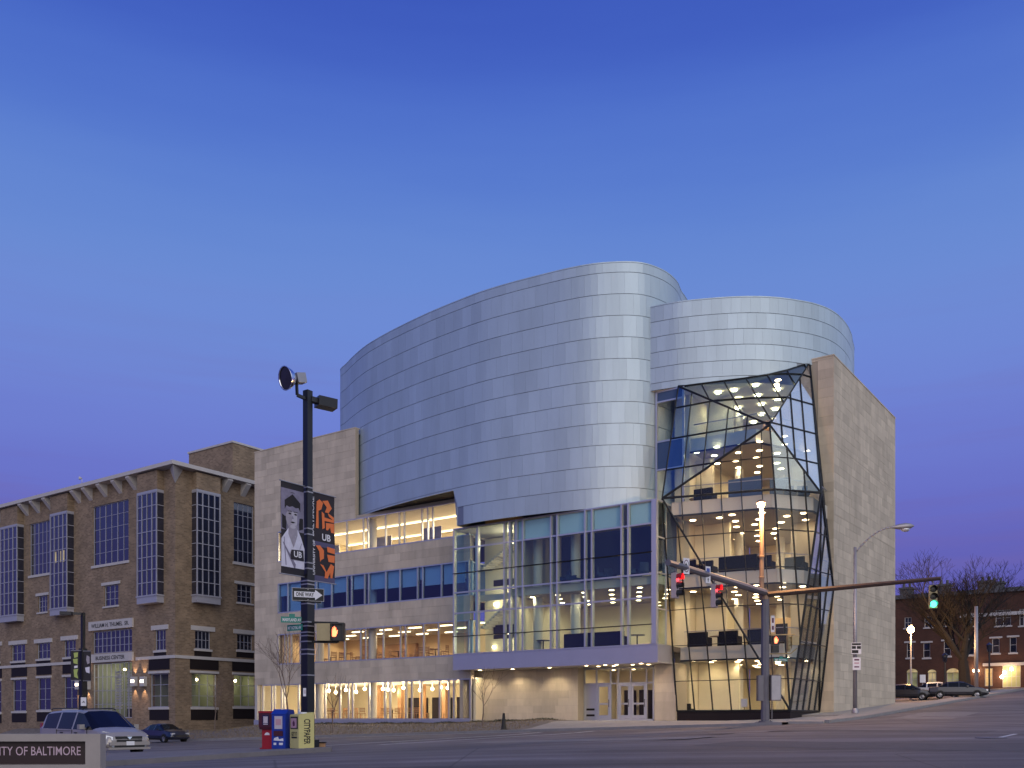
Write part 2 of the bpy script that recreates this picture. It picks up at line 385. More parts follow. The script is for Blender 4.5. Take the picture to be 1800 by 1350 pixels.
# ------------------------------------------------------------------ ground
def axis(lo, hi, fine0, fine1, step, coarse):
    a = []; x = lo
    while x < hi: a.append(x); x += step if fine0 <= x < fine1 else coarse
    a.append(hi); return a
mb = MB()
us = axis(-900, 900, -75, 60, 3, 40); vs_ = axis(-160, 1500, -75, 85, 3, 45)
mb.add([W(u, v, ground(u, v)) for v in vs_ for u in us],
       [(j*len(us)+i, j*len(us)+i+1, (j+1)*len(us)+i+1, (j+1)*len(us)+i) for j in range(len(vs_)-1) for i in range(len(us)-1)])
tag(mb.build('road', M['asphalt'], smooth=True), kind='structure')

VS = 1.2                         # plane of the stone facade
def kerb_v(u): return -6.6-.03*max(0, u+25)+.0*u
def pave(u, v):                  # height of the made ground between kerb and facade
    k = kerb_v(u); t = max(0, min(1, (v-k-1.5)/5.0)); t = t*t*(3-2*t)
    top = ground(u, k)+.14
    fl = max(-.06, ground(u, v)+.02) if u > 4 else -.06
    for (ua_, za_), (ub_, zb_) in zip(((-99, -.95), (-42, -.95), (-36, -.42), (-18, -.34), (-8, -.06)), ((-42, -.95), (-36, -.42), (-18, -.34), (-8, -.06), (4.01, -.06))):
        if ua_ <= u <= ub_: fl = za_+(zb_-za_)*(u-ua_)/(ub_-ua_)
    return top*(1-t)+fl*t
def strip(name, m, u0, u1, nu, vf0, vf1, nv, dz=0, hump=0, skirt=.3):
    b = MB(); pts = []
    for j in range(nv+1):
        for i in range(nu+1):
            u = u0+(u1-u0)*i/nu; a, c = vf0(u), vf1(u); v = a+(c-a)*j/nv
            h = hump*math.sin(math.pi*j/nv)*(.6+.4*math.sin(u*.9)*math.sin(u*.37+1)) if hump else 0
            pts.append(W(u, v, pave(u, v)+dz+h))
    b.add(pts, [(j*(nu+1)+i, j*(nu+1)+i+1, (j+1)*(nu+1)+i+1, (j+1)*(nu+1)+i) for j in range(nv) for i in range(nu)])
    if skirt:
        for i in range(nu):
            p, q = pts[i], pts[i+1]; b.quad((p[0], p[1], p[2]-skirt), (q[0], q[1], q[2]-skirt), q, p)
    return tag(b.build(name, m, smooth=False), kind='structure')
strip('kerb', M['kerb'], -75, 10.5, 60, lambda u: kerb_v(u), lambda u: kerb_v(u)+.25, 1, skirt=.3)
strip('pavement', M['concrete'], -75, 10.5, 60, lambda u: kerb_v(u)+.25, lambda u: kerb_v(u)+1.7, 2, skirt=0)
strip('verge', M['verge'], -75, -6.4, 90, lambda u: kerb_v(u)+1.7, lambda u: 1.4, 10, hump=.06, skirt=0)
strip('entrance_paving', M['concrete'], -6.4, 10.5, 20, lambda u: kerb_v(u)+1.7, lambda u: 4.2, 8, skirt=0)
# the side street's pavement, stepped up from the road, with its rounded corner
def side(name, m, f0, f1, v0, v1, n, dz):
    b = MB()
    for i in range(n):
        a, c = v0+(v1-v0)*i/n, v0+(v1-v0)*(i+1)/n
        za, zc = ground(f0, a)+dz, ground(f0, c)+dz
        b.quad(W(f0, a, za), W(f1, a, za), W(f1, c, zc), W(f0, c, zc))
        b.quad(W(f1, a, za-.3), W(f1, c, zc-.3), W(f1, c, zc), W(f1, a, za))
    b.quad(W(f0, v0, ground(f0, v0)+dz-.3), W(f1, v0, ground(f0, v0)+dz-.3), W(f1, v0, ground(f0, v0)+dz), W(f0, v0, ground(f0, v0)+dz))
    tag(b.build(name, m), kind='structure')
side('side_pavement', M['concrete'], 10.5, 12.2, -6.8, 60, 30, .15)
side('side_kerb', M['kerb'], 12.203, 12.42, -6.6, 60, 30, .152)
side('slab_paving', M['concrete'], 7.4, 10.497, 4.3, 24, 12, .148)
# near-side pavement under the news boxes, and the faint road markings
b = MB()
np_ = [W(u, v) for u, v in ((-60, -33.6), (-4.5, -33.6), (-.5, -31.3), (4.0, -30.9), (5.0, -31.9), (5.4, -50), (-60, -50))]
zt = [groundXY(p[0], p[1])+.13 for p in np_]
top = [(p[0], p[1], z) for p, z in zip(np_, zt)]
b.add(top, [tuple(range(7))])
for i in range(7):
    p, q = top[i], top[(i+1) % 7]; b.quad((p[0], p[1], p[2]-.4), (q[0], q[1], q[2]-.4), q, p)
M['worn'] = mat('worn_pavement', (.17, .155, .165), .9, var=.2, scale=1.4, bump=.15); tag(b.build('near_pavement', M['worn']), kind='structure')
def stripe(name, pts, wd, z=.006):
    b = MB()
    for (u0, v0), (u1, v1) in zip(pts, pts[1:]):
        d = Vector((u1-u0, v1-v0)).normalized(); n = Vector((-d.y, d.x))*wd/2
        m_ = max(1, int(math.hypot(u1-u0, v1-v0)/2))
        for k in range(m_):
            a = Vector((u0+(u1-u0)*k/m_, v0+(v1-v0)*k/m_)); c = Vector((u0+(u1-u0)*(k+1)/m_, v0+(v1-v0)*(k+1)/m_))
            b.add([W(p.x, p.y, ground(p.x, p.y)+z) for p in (a-n, c-n, c+n, a+n)], [(0, 1, 2, 3)])
    tag(b.build(name, M['paint']), kind='structure')
stripe('gutter_line', [(-60, -7.3), (-4, -7.9)], .28)
stripe('crosswalk_line', [(-2.5, -9.0), (-2.5, -25.5)], .35)
stripe('crosswalk_line', [(1.0, -9.2), (1.0, -25.5)], .35)
for k in range(5): stripe('lane_dash', [(22+0*k, -22+k*9.0), (22, -19+k*9.0)], .14)
for k in range(6): stripe('lane_dash', [(-58+k*9, -17), (-55+k*9, -17)], .14)
b = MB(); c0 = at(1742, 1346, 27); b.lathe((c0[0], c0[1], groundXY(c0[0], c0[1])), (0, 0, 1), [(0, .42), (.012, .42), (.016, .38), (.012, .36), (.012, .01)], 20)
tag(b.build('manhole_cover', M['greypost']), 'round iron manhole cover set in the asphalt', 'manhole cover')
M['patch'] = mat('newer_asphalt', (.085, .078, .086), .85, var=.25, scale=3, bump=.2); M['patch2'] = mat('old_asphalt', (.19, .175, .18), .85, var=.25, scale=3, bump=.2)
for (ua_, va_, ub_, vb_, mt_) in ((-20, -12.5, -11, -10.6, 'patch2'), (-7, -19.5, 2, -16.2, 'patch'), (6, -15, 9.5, -11.5, 'patch2'), (13.5, -18, 21, -15.6, 'patch'), (14, -2, 17, 6, 'patch2'), (5, -26, 14, -23.4, 'patch2'), (16, -30, 25, -26.5, 'patch'), (11, -21, 13, -19.3, 'patch'), (-32, -22, -22, -19, 'patch2')):
    b = MB(); n_ = 5
    for i in range(n_):
        for j in range(n_):
            q = [(ua_+(ub_-ua_)*(i+x)/n_, va_+(vb_-va_)*(j+y)/n_) for x, y in ((0, 0), (1, 0), (1, 1), (0, 1))]
            b.poly([W(p[0], p[1], ground(*p)+.004) for p in q])
    tag(b.build('asphalt_patch', M[mt_]), kind='structure')
for px, py, Y_, lb in ((1290, 1300, 44, 'round iron manhole cover on the road before the glass corner'), (700, 1322, 40, 'round iron manhole cover on the long street')):
    c0 = at(px, py, Y_); b = MB(); b.lathe((c0[0], c0[1], groundXY(c0[0], c0[1])), (0, 0, 1), [(0, .42), (.014, .42), (.018, .38), (.014, .36), (.014, .01)], 20); tag(b.build('manhole_cover', M['greypost']), lb, 'manhole cover')
M['plant'] = mat('dark_ground_cover', (.035, .045, .028), .8, var=.35, scale=6)
b = MB()
for k in range(9000):
    u = rnd.uniform(-37, -7.2); v = rnd.uniform(.1, 1.0)-(.9 if u > -14 else 0)+.4*math.sin(u*1.3)*rnd.random(); h = rnd.uniform(.02, .16)*(.7+.3*math.sin(u*2.1)); z = pave(u, v)
    a, e = rnd.uniform(0, 6.28), rnd.uniform(-.6, .9); d_ = V3_((math.cos(a)*math.cos(e), math.sin(a)*math.cos(e), math.sin(e)))*rnd.uniform(.06, .13); p = V3_(W(u, v, z+h)); sd_ = d_.cross(V3_((0, 0, 1))).normalized()*.035
    b.add([p-sd_, p+d_*.5+sd_*1.2, p+d_, p+d_*.5-sd_*1.2], [(0, 1, 2, 3)])
tag(b.build('ground_cover', M['plant']), 'low dark evergreen planting at the foot of the facade', None, None, 'stuff')
# dry winter grass on the verge
b = MB()
for k in range(9000):
    u = rnd.uniform(-50, -7); k0 = kerb_v(u)+1.8; v = rnd.uniform(k0, 1.0); z = pave(u, v)+.06*math.sin(math.pi*(v-k0+.1)/(1.4-k0+.1))*(.6+.4*math.sin(u*.9)*math.sin(u*.37+1))-.01
    h = rnd.uniform(.05, .16); a = rnd.uniform(0, 6.28); dx, dy = math.cos(a)*.03, math.sin(a)*.03; p = W(u, v, z)
    b.add([(p[0]-dx, p[1]-dy, z), (p[0]+dx, p[1]+dy, z), (p[0]+rnd.uniform(-.06, .06), p[1]+rnd.uniform(-.06, .06), z+h)], [(0, 1, 2)])
tag(b.build('dry_grass', M['straw']), 'short dry winter grass on the verge before the stone facade', None, None, 'stuff')

# ================================================================== THE CAMPUS BUILDING
LIB = empty('campus_building', (OX, OY, 0), TH, 'pale stone campus building with silver curved drums and a folded glass corner lit from within', 'building')
def fv(v0):                      # facade plane facing the long street: a along u, d outwards
    return lambda p: (p[0], v0-p[1], p[2])
def fu(u0):                      # plane facing the side street: a along v, d outwards
    return lambda p: (u0+p[1], p[0], p[2])
stones = []; panels = []
def area(pts):
    q = [proj(p) for p in pts]; return abs(sum(q[i][0]*q[(i+1) % len(q)][1]-q[(i+1) % len(q)][0]*q[i][1] for i in range(len(q))))/2
def lay(m, a0, a1, z0, z1, row=.56, wmin=.9, wmax=1.7, th=.03):
    nr = max(1, round((z1-z0)/row)); h = (z1-z0)/nr
    for r in range(nr):
        a = a0-(rnd.uniform(0, .8) if r % 2 else 0)
        while a < a1-.02:
            n = a+rnd.uniform(wmin, wmax)
            if a1-n < .45: n = a1
            s, e = max(a, a0), min(n, a1); a = n
            if e-s < .1: continue
            t = th+rnd.uniform(-.004, .004)
            bx = MB(); bx.box(s+.004, e-.004, -.02, t, z0+r*h+.004, z0+(r+1)*h-.004, m)
            stones.append((area([m((s, t, z0+r*h)), m((e, t, z0+r*h)), m((e, t, z0+(r+1)*h)), m((s, t, z0+(r+1)*h))]), bx))
UL = onv(448, 785, VS)[0]        # left end of the stone facade
UP = onv(797, 930, 0)[0]         # left end of the glass box
UB = onv(489, 1000, VS)[0]       # left end of the window bands
UG = onv(462, 1240, VS)[0]
UE = onv(828, 1240, VS)[0]
UD = onv(625, 800, VS)[0]        # where the drum comes out of the stone
ZT = 22.85; ZS = 22.8
BZ = [(0, 2.95), (4.6, 7.15), (8.9, 11.4), (13.2, 15.75)]
wall = MB(); m = fv(VS)
rects = [(UL, UE+.0, 2.95, 4.6), (UL, UP+.6, 7.15, 8.9), (UL, UP+.6, 11.4, 13.2), (UL, UB, 4.6, 7.15), (UL, UB, 8.9, 11.4), (UL, UB, 13.2, 15.75), (UL, UD, 15.75, ZT)]
for (a0, a1, z0, z1) in rects:
    wall.box(a0, a1, -.35, 0, z0, z1, m); lay(m, a0, a1, z0, z1)
wall.box(UD-.0, UP, -.35, -.02, 15.75, 16.0, m)
# end wall on the alley and parapet coping
wall.box(VS+.35, 24, -.3, 0, -1.2, ZT, lambda p: (UL-p[1], p[0], p[2])); 
sw = wall.build('stone_wall', M['joint'], LIB)
cop = MB(); cop.box(UL-.05, UD, -.5, .06, ZT, ZT+.08, m); cop.build('coping', M['stone'], LIB)
ro = MB(); ro.box(UL+.1, UD, VS+.4, 24, 22.4, 22.5); ro.box(-8, 7.9, 16, 22, 21.6, 21.7); ro.build('flat_roof', M['roof'], LIB)
# plinth under the ground floor windows
pl = MB(); pl.box(UL, UE, -.3, .12, -1.4, -.02, m); pl.build('plinth', M['fascia'], LIB)

def window_band(name, v0, a0, a1, z0, z1, cuts, pm, fm, bar=.075, skip_sill=False):
    """a strip of full-height panes held by vertical bars, each pane and bar of its own"""
    m = fv(v0); fr = MB()
    fr.box(a0, a1, -.12, .03, z0, z0+.09, m); fr.box(a0, a1, -.12, .03, z1-.08, z1, m)
    root = fr.build(name, fm, LIB)
    cs = [a0]+sorted(cuts)+[a1]
    for k, c in enumerate(cs):
        mu = MB(); hw = bar/2; cc = min(max(c, a0+hw), a1-hw); mu.box(cc-hw, cc+hw, -.12, .05, z0+.09, z1-.08, m); mu.build('mullion', fm, root)
    for c, d in zip(cs, cs[1:]):
        if d-c < .12: continue
        p = MB(); p.box(c+bar/2-.005, d-bar/2+.005, -.05, -.03, z0+.085, z1-.075, m); p.build('pane', pm, root)
    return root
def cutlist(pxs, v0): return [onv(p, 1100, v0)[0] for p in pxs]
window_band('top_window_band', VS, UB, UP+.5, BZ[3][0], BZ[3][1], cutlist([506, 545, 583, 610, 639, 647, 678, 702, 711, 742, 752, 761], VS), M['pane'], M['alu'])
window_band('third_window_band', VS, UB, UP+.5, BZ[2][0], BZ[2][1], cutlist([506, 533, 556, 583, 610, 618, 641, 648, 678, 703, 734, 743, 776], VS), M['bluepane'], M['alu'])
window_band('second_window_band', VS, UB, UP+.5, BZ[1][0], BZ[1][1], cutlist([501, 506, 512, 528, 556, 578, 606, 634, 643, 674, 704, 713, 745, 771], VS), M['pane'], M['alu'])
window_band('ground_window_band', VS, UG, UE, BZ[0][0], BZ[0][1], cutlist([478, 483, 495, 500, 525, 532, 552, 572, 598, 613, 620, 649, 677, 686, 714, 724, 741, 773, 789, 798], VS), M['pane'], M['alu'], bar=.10)
g = MB(); g.box(UL+.05, UL+.35, -.3, .05, -.3, 2.95, fv(VS)); g.build('corner_column', M['precast'], LIB)

# rooms behind the stone facade
def room(u0, u1, v0, v1, z0, z1, wallm, floorm='carpet', ceil='white', name='room_wall', left=True, right=True):
    b = MB(); b.box(u0, u1, v1, v1+.2, z0, z1)
    if left: b.box(u0-.2, u0, v0, v1, z0, z1)
    if right: b.box(u1, u1+.2, v0, v1, z0, z1)
    b.build(name, M[wallm], LIB)
    b = MB(); b.box(u0-.19, u1+.19, v0, v1+.19, z0-.3, z0-.002); b.build('floor_slab', M[floorm], LIB)
    b = MB(); b.box(u0-.19, u1+.19, v0, v1+.19, z1+.002, z1+.1); b.build('ceiling', M[ceil], LIB)
room(UB+.2, UP-.1, VS+.4, 9.5, 13.22, 15.72, 'cream')
room(UB+.2, UP-.1, VS+.4, 8.0, 8.92, 11.38, 'slate')
room(UB+.2, UP-.1, VS+.4, 9.0, 4.62, 7.13, 'tan')
room(UL+.4, UE-.1, VS+.4, 10.5, .02, 2.94, 'cream', 'soffit')
# columns standing just inside the glass
cu_ = MB()
for px in (562, 655):
    for z0, z1 in ((.03, 2.93), (4.63, 7.12), (8.93, 11.37), (13.23, 15.71)):
        u = onv(px, 1100, VS+.9)[0]; c = MB(); c.tube((u, VS+.9, z0), (u, VS+.9, z1), .34, n=16, caps=False); c.build('column', M['soffit'], LIB, smooth=True)
def downlight(u, v, z, power, parent=LIB, r=.13, col=CREAMLIGHT, spot=140):
    d = MB(); d.lathe((u, v, z-.012), (0, 0, -1), [(0, .001), (0, r)], 10)
    o = d.build('ceiling_light', M['warmlamp'], parent)
    lamp('spot_lamp', 'SPOT', (u, v, z-.05), power, col, parent, .12, spot, (0, 0, -1))
    return o
# top floor: long rows of strip lights above screens of desks
for v in (4.6, 8.7):
    b = MB(); b.box(UB+.6, UP-.5, v-.05, v+.05, 15.60, 15.66); b.build('strip_light', M['tubelamp'], LIB)
    for k in range(4): lamp('strip_lamp', 'SPOT', (UB+2+k*5.6, v-.3, 15.5), 1300, (1, .86, .56), LIB, .4, 165, (0, 0, -1))
# second floor: short rectangular lights in rows
for v in (3.0, 5.2, 7.4):
    for k in range(7):
        u = UB+1.4+k*3.05; b = MB(); b.box(u-.6, u+.6, v-.09, v+.09, 7.05, 7.10); b.build('strip_light', M['tubelamp'], LIB)
        lamp('strip_lamp', 'SPOT', (u, v, 7.0), 130, (1, .80, .50), LIB, .3, 160, (0, 0, -1))
# third floor: roller shades pulled down to different heights
cs = [UB]+cutlist([506, 533, 556, 583, 610, 618, 641, 648, 678, 703, 734, 743, 776], VS)+[UP]
for k, (c, d) in enumerate(zip(cs, cs[1:])):
    if d-c < .5: continue
    h = [1.0, 2.3, 2.3, 1.3, 1.2, .2, 1.1, .9, 1.25, 1.3, 1.35, .9, 1.4, 1.45][k]
    b = MB(); b.box(c+.06, d-.06, VS+.22, VS+.24, 11.34-h, 11.34); b.build('roller_shade', M['shade'], LIB)
# ground floor cafe: globe pendants and a counter wall
for px, py, v in ((578, 1214, 3.2), (608, 1213, 3.6), (626, 1216, 5), (641, 1211, 3.2), (590, 1217, 6), (673, 1211, 3.4), (682, 1212, 5), (709, 1209, 3.2), (692, 1213, 7), (738, 1213, 6), (760, 1211, 6.5), (775, 1208, 4.6), (787, 1209, 5.2), (815, 1205, 3.0)):
    u, _, z = onv(px, py, v); b = MB(); b.sphere((u, v, z), .13, 8, 5); b.tube((u, v, z+.12), (u, v, 2.93), .012, n=4)
    b.build('pendant_light', M['globe'], LIB)
    lamp('pendant_lamp', 'POINT', (u, v, z-.2), 80, (1, .80, .48), LIB, .1)
for u in (-33, -30, -27, -24, -21, -18, -15.5):
    for v in (4, 8): lamp('cafe_spot', 'SPOT', (u, v, 2.85), 130, (1, .80, .46), LIB, .3, 160, (0, 0, -1))  # spots just under the cafe ceiling, no fitting modelled
b = MB()
for k in range(5): b.box(-29+k*2.7, -27.2+k*2.7, 9.9, 10.45, .02, 1.9)
b.build('dark_shelving', M['darkpanel'], LIB)
b = MB()
for k in range(7): b.box(-30.2+k*2.4, -29.8+k*2.4, 7.2, 7.6, .02, 2.93)
b.build('wood_pillar_row', M['wood'], LIB)
b = MB(); b.box(-17.5, -14.6, 6.6, 6.8, .02, 2.93); b.build('wood_panel', M['wood'], LIB)
b = MB(); b.box(-21, -16.4, 8.5, 8.9, 4.63, 6.4); b.build('dark_counter', M['darkpanel'], LIB)
b = MB(); b.box(-33.5, -27, 8.6, 8.95, 4.63, 6.5); b.build('wood_panel', M['wood'], LIB)

# ------------------------------------------------------------------ the main drum
def crom(pts, n=14):
    P = [pts[0]]+list(pts)+[pts[-1]]; o = []
    for i in range(1, len(P)-2):
        a, b_, c, d = P[i-1], P[i], P[i+1], P[i+2]
        for k in range(n):
            t = k/n; o.append(tuple(.5*(2*b_[j]+(c[j]-a[j])*t+(2*a[j]-5*b_[j]+4*c[j]-d[j])*t*t+(3*b_[j]-a[j]-3*c[j]+d[j])*t**3) for j in (0, 1)))
    o.append(tuple(pts[-1])); return o
def topcurve(pix, zt):
    o = []
    for px, py in pix:
        y = zt*F/(HY-py); o.append(toUV((px-900)/F*y, y))
    return o
class Curve:
    def __init__(s, pts):
        s.p = pts; s.s = [0]
        for a, b_ in zip(pts, pts[1:]): s.s.append(s.s[-1]+math.dist(a, b_))
        s.len = s.s[-1]
    def at(s, t):
        t = max(0, min(s.len-1e-6, t)); lo, hi = 0, len(s.s)-1
        while hi-lo > 1:
            md = (lo+hi)//2
            if s.s[md] <= t: lo = md
            else: hi = md
        k = (t-s.s[lo])/max(1e-9, s.s[hi]-s.s[lo]); a, b_ = s.p[lo], s.p[hi]
        d = (b_[0]-a[0], b_[1]-a[1]); l = math.hypot(*d) or 1
        return (a[0]+d[0]*k, a[1]+d[1]*k), (d[1]/l, -d[0]/l)
ZD = 29.1
c1 = topcurve([(602, 657), (612, 638), (640, 612), (670, 593), (700, 577), (750, 553), (800, 532), (850, 513), (900, 498), (950, 485), (1000, 473), (1045, 465), (1085, 462), (1112, 462), (1135, 465), (1160, 474), (1178, 485), (1190, 498), (1196, 512)], ZD)
lf = c1[0]
c1 = [(lf[0]+2.5, lf[1]+8.5), (lf[0]+.3, lf[1]+4)]+c1+[(c1[-1][0]-.7, c1[-1][1]+2.6), (c1[-1][0]-3.5, c1[-1][1]+5.5)]
D1 = Curve(crom(c1, 8))
def drum(curve, zt, zb_fn, rows, width, name, thick=.05, close=None):
    """backing skin plus one bent panel per course and column"""
    n = int(curve.len/.35); back = MB(); ring = []
    for k in range(n+1):
        (u, v), nn = curve.at(curve.len*k/n); ring.append((u, v))
    vs = []; 
    for (u, v) in ring: vs += [(u, v, zb_fn(u, v)), (u, v, zt)]
    back.add(vs, [(2*k, 2*k+2, 2*k+3, 2*k+1) for k in range(n)])
    cl = list(ring)+(close or [])
    back.poly([(u, v, zt) for u, v in cl])
    for a, b_ in zip(([ring[-1]]+(close or [])), ((close or [])+[ring[0]])):
        back.quad((*a, zb_fn(*a)), (*b_, zb_fn(*b_)), (*b_, zt), (*a, zt))
    skin = back.build(name, M['seam'], LIB)
    cap = MB()
    for k in range(n):
        (u0, v0), n0 = curve.at(curve.len*k/n); (u1, v1), n1 = curve.at(curve.len*(k+1)/n); o = .06
        cap.add([(u0+n0[0]*o, v0+n0[1]*o, zt), (u1+n1[0]*o, v1+n1[1]*o, zt), (u1+n1[0]*o, v1+n1[1]*o, zt+.07), (u0+n0[0]*o, v0+n0[1]*o, zt+.07),
                 (u0-n0[0]*.2, v0-n0[1]*.2, zt+.07), (u1-n1[0]*.2, v1-n1[1]*.2, zt+.07)], [(0, 1, 2, 3), (3, 2, 5, 4)])
    cap.build('parapet_cap', M['zinc'], skin)
    z = zt
    nc = int(curve.len/width)
    for r, h in enumerate(rows):
        z1 = z; z0 = z-h; z = z0; sh = (r % 2)*.5+(r % 3)*.13
        for c in range(-1, nc+1):
            s0, s1 = (c+sh)*width, (c+1+sh)*width
            if s1 <= .1 or s0 >= curve.len-.1: continue
            s0, s1 = max(0, s0), min(curve.len, s1); g = .003
            pts = [curve.at(s0+g+(s1-s0-2*g)*q/2) for q in range(3)]
            zl = [max(z0+.017, zb_fn(*p[0])) for p in pts]
            if max(zl) > z1-.1: continue
            vs = []
            for (p, nn), zz in zip(pts, zl):
                for t in (0, thick):
                    vs += [(p[0]+nn[0]*t, p[1]+nn[1]*t, zz), (p[0]+nn[0]*t, p[1]+nn[1]*t, z1-.017)]
            fs = []
            for q in range(2):
                a = q*4; fs += [(a+2, a+6, a+7, a+3), (a+3, a+7, a+5, a+1), (a, a+4, a+6, a+2)]
            fs += [(0, 2, 3, 1), (8, 9, 11, 10)]
            bx = MB(); bx.add(vs, fs)
            panels.append((area([vs[2], vs[10], vs[11], vs[3]]), bx, skin))
    return skin
ucut = UP+.9
def zb1(u, v): return 13.5 if u > ucut else 16.0
rows1 = [.62]+[1.372]*11
S1 = drum(D1, ZD, zb1, rows1, .86, 'main_drum', close=[(-14, 22), (-26, 22)])
sof = MB(); n = 80; ring = [D1.at(D1.len*k/n)[0] for k in range(n+1)]
sof.poly([(u, v, 16.02) for u, v in ring]+[(-14, 22, 16.02), (-26, 22, 16.02)]); sof.build('drum_soffit', M['darkpanel'], S1)
# the edge where the drum steps down over the glass box
(uc, vc) = min((D1.at(D1.len*k/400)[0] for k in range(401)), key=lambda p: abs(p[0]-ucut))
b = MB(); b.box(ucut-.03, ucut+.03, vc-.02, 2.5, 13.5, 16.0); b.build('drum_return', M['zinc'], S1)

ZD2 = 26.4
c2 = topcurve([(1135, 543), (1170, 536), (1200, 531), (1250, 526), (1300, 523), (1340, 523), (1370, 525), (1400, 529), (1430, 535), (1455, 544), (1472, 555), (1485, 569), (1493, 583), (1497, 598)], ZD2)
c2 = c2+[(c2[-1][0]-.9, c2[-1][1]+3), (c2[-1][0]-4, c2[-1][1]+6)]
D2 = Curve(crom(c2, 8))

# ------------------------------------------------------------------ the folded glass corner
V3 = Vector
ua = None
for k in range(400):
    (u, v), _ = D2.at(D2.len*k/400); q = proj((u, v, 21))
    if q[0] >= 1193: ua = (u, v); break
A = V3((ua[0], ua[1]-.12, (HY-680)/F*W(ua[0], ua[1])[1]))
P_ = V3(onv(1190, 1250, 2.2)); Q_ = V3(onv(1389, 1241, 2.2)); Q_.z = P_.z
G_ = V3(onv(1440, 1245, 7.7)); G_.z = P_.z
C_ = V3(onv(1164, 876, .76)); D_ = V3(onv(1362, 863, 2.3)); D_.z = C_.z-.05
E_ = V3(onv(1443, 866, 4.6)); E_.z = C_.z-.1
K_ = V3(onv(1465, 1035, 7.72)); H_ = V3(onv(1423, 638, 7.72)); B_ = V3(onv(1353, 747, 2.0))
nrm = (B_-A).cross(H_-A); 
EDGE = [(1193, 680), (1227, 675.5), (1265, 670.5), (1308, 665.5), (1352, 658.5), (1387, 650), (1423, 638), (1500, 600)]
def zABH(u, v):                  # the rising line where the folded glass meets the drum
    x, y, _ = W(u, v); px = 900+F*x/y
    for (a, ya), (b_, yb) in zip(EDGE, EDGE[1:]):
        if px <= b_: return (HY-(ya+(yb-ya)*max(0, (px-a)/(b_-a))))/F*y
    return H_.z
ux_ = [A.x+(H_.x-A.x)*t for t in (0, 1)]
edge = []
for k in range(400):
    (u, v), nn = D2.at(D2.len*k/400)
    if A.x+.3 < u < H_.x-.2 and v < 7.75: edge.append(V3((u+nn[0]*.1, v+nn[1]*.1, zABH(u+nn[0]*.1, v+nn[1]*.1))))
edge = edge[::max(1, len(edge)//6)]
def zb2(u, v):
    if u <= A.x: return A.z
    if v > 7.7 or u > H_.x: return H_.z-.4
    return max(A.z-.2, min(H_.z+.2, zABH(u, v)))
S2 = drum(D2, ZD2, zb2, [.98]*8, .60, 'rear_drum', close=[(-2.8, 20)])
b = MB(); b.poly([(u, v, A.z-.02) for u, v in [D2.at(D2.len*k/60)[0] for k in range(61)] if v < 20]+[(-2.8, 18, A.z-.02)]); b.build('drum_soffit', M['white'], S2)

def clip(poly, n, d):            # keep n.p >= d
    o = []
    for i in range(len(poly)):
        a, b_ = poly[i], poly[(i+1) % len(poly)]; da, db = n.dot(a)-d, n.dot(b_)-d
        if da >= 0: o.append(a)
        if (da < 0) != (db < 0): o.append(a+(b_-a)*(da/(da-db)))
    return o
ZLEV = [0, 2.4, 4.6, 6.8, 9.0, 11.2, C_.z-.04, 15.5, 17.55, 19.6, 21.6, 24]
AT = None
def facet(name, poly, ldir, sp, off=0, thick=.042, pm='atriumpane', zl=True):
    """one plane of the folded glass: panes cut by slanted bars and level bars"""
    nf = (poly[1]-poly[0]).cross(poly[-1]-poly[0]).normalized()
    if nf.dot(V3((0, -1, 0))+V3((.6, 0, 0))) < 0: nf = -nf
    nl = nf.cross(ldir).normalized()
    if nl.x+nl.y < 0: nl = -nl
    vals = [nl.dot(p) for p in poly]; lo, hi = min(vals), max(vals)
    ks = [lo-1e-3]; x = lo+off+sp if off == 0 else lo+off
    while x < hi-.12: ks.append(x); x += sp
    ks.append(hi+1e-3)
    cells = []; zs = ZLEV if zl else [-5, 40]
    for a, b_ in zip(ks, ks[1:]):
        c = clip(clip(poly, nl, a), -nl, -b_)
        for z0, z1 in zip(zs, zs[1:]):
            e = clip(clip(c, V3((0, 0, 1)), z0), V3((0, 0, -1)), -z1)
            e = [p for i, p in enumerate(e) if (p-e[i-1]).length > 1e-3]
            if len(e) >= 3: cells.append(e)
    fr = MB(); seen = set()
    for e in cells:
        for i in range(len(e)):
            p, q = e[i-1], e[i]
            key = tuple(sorted((tuple(round(t, 2) for t in p), tuple(round(t, 2) for t in q))))
            if key in seen or (p-q).length < .05: continue
            seen.add(key); fr.bar(p, q, thick, .13, nf)
    root = fr.build(name, M['steel'], LIB)
    for e in cells:
        ar = sum(((e[i]-e[0]).cross(e[i+1]-e[0])).length/2 for i in range(1, len(e)-1))
        if ar < .04: continue
        p = MB(); p.prism([q-nf*.012 for q in e], nf*.024); p.build('pane', M[pm], root)
    return root
vert = V3((0, 0, 1))
facet('glass_facet', [A]+edge+[H_, B_], (B_-A).lerp(B_-H_, .45), 1.35, pm='upperpane')
facet('glass_facet', [A, B_, C_], (C_-A)*.45+(D_-B_)*.55, 1.25, pm='upperpane')
facet('glass_facet', [C_, B_, D_], (D_-B_)*.55+(C_-A)*.25, 1.2)
facet('glass_facet', [B_, E_, D_], (D_-B_), 1.0, pm='upperpane')
facet('glass_facet', [H_, E_, B_], (E_-H_), 1.0, pm='mirrorpane')
facet('glass_facet', [H_, K_, E_], (K_-H_), 1.1, pm='mirrorpane')
facet('glass_facet', [E_, K_, G_], (G_-K_), 1.1, pm='facetpane')
facet('glass_facet', [E_, G_, Q_], (Q_-E_), 1.1, pm='facetpane')
facet('glass_facet', [D_, E_, Q_], (Q_-D_), 1.0)
facet('glass_facet', [C_, D_, Q_], (P_-C_)*.5+(Q_-D_)*.5, 1.2)
facet('glass_facet', [C_, Q_, P_], (P_-C_)*.5+(Q_-D_)*.5, 1.2)
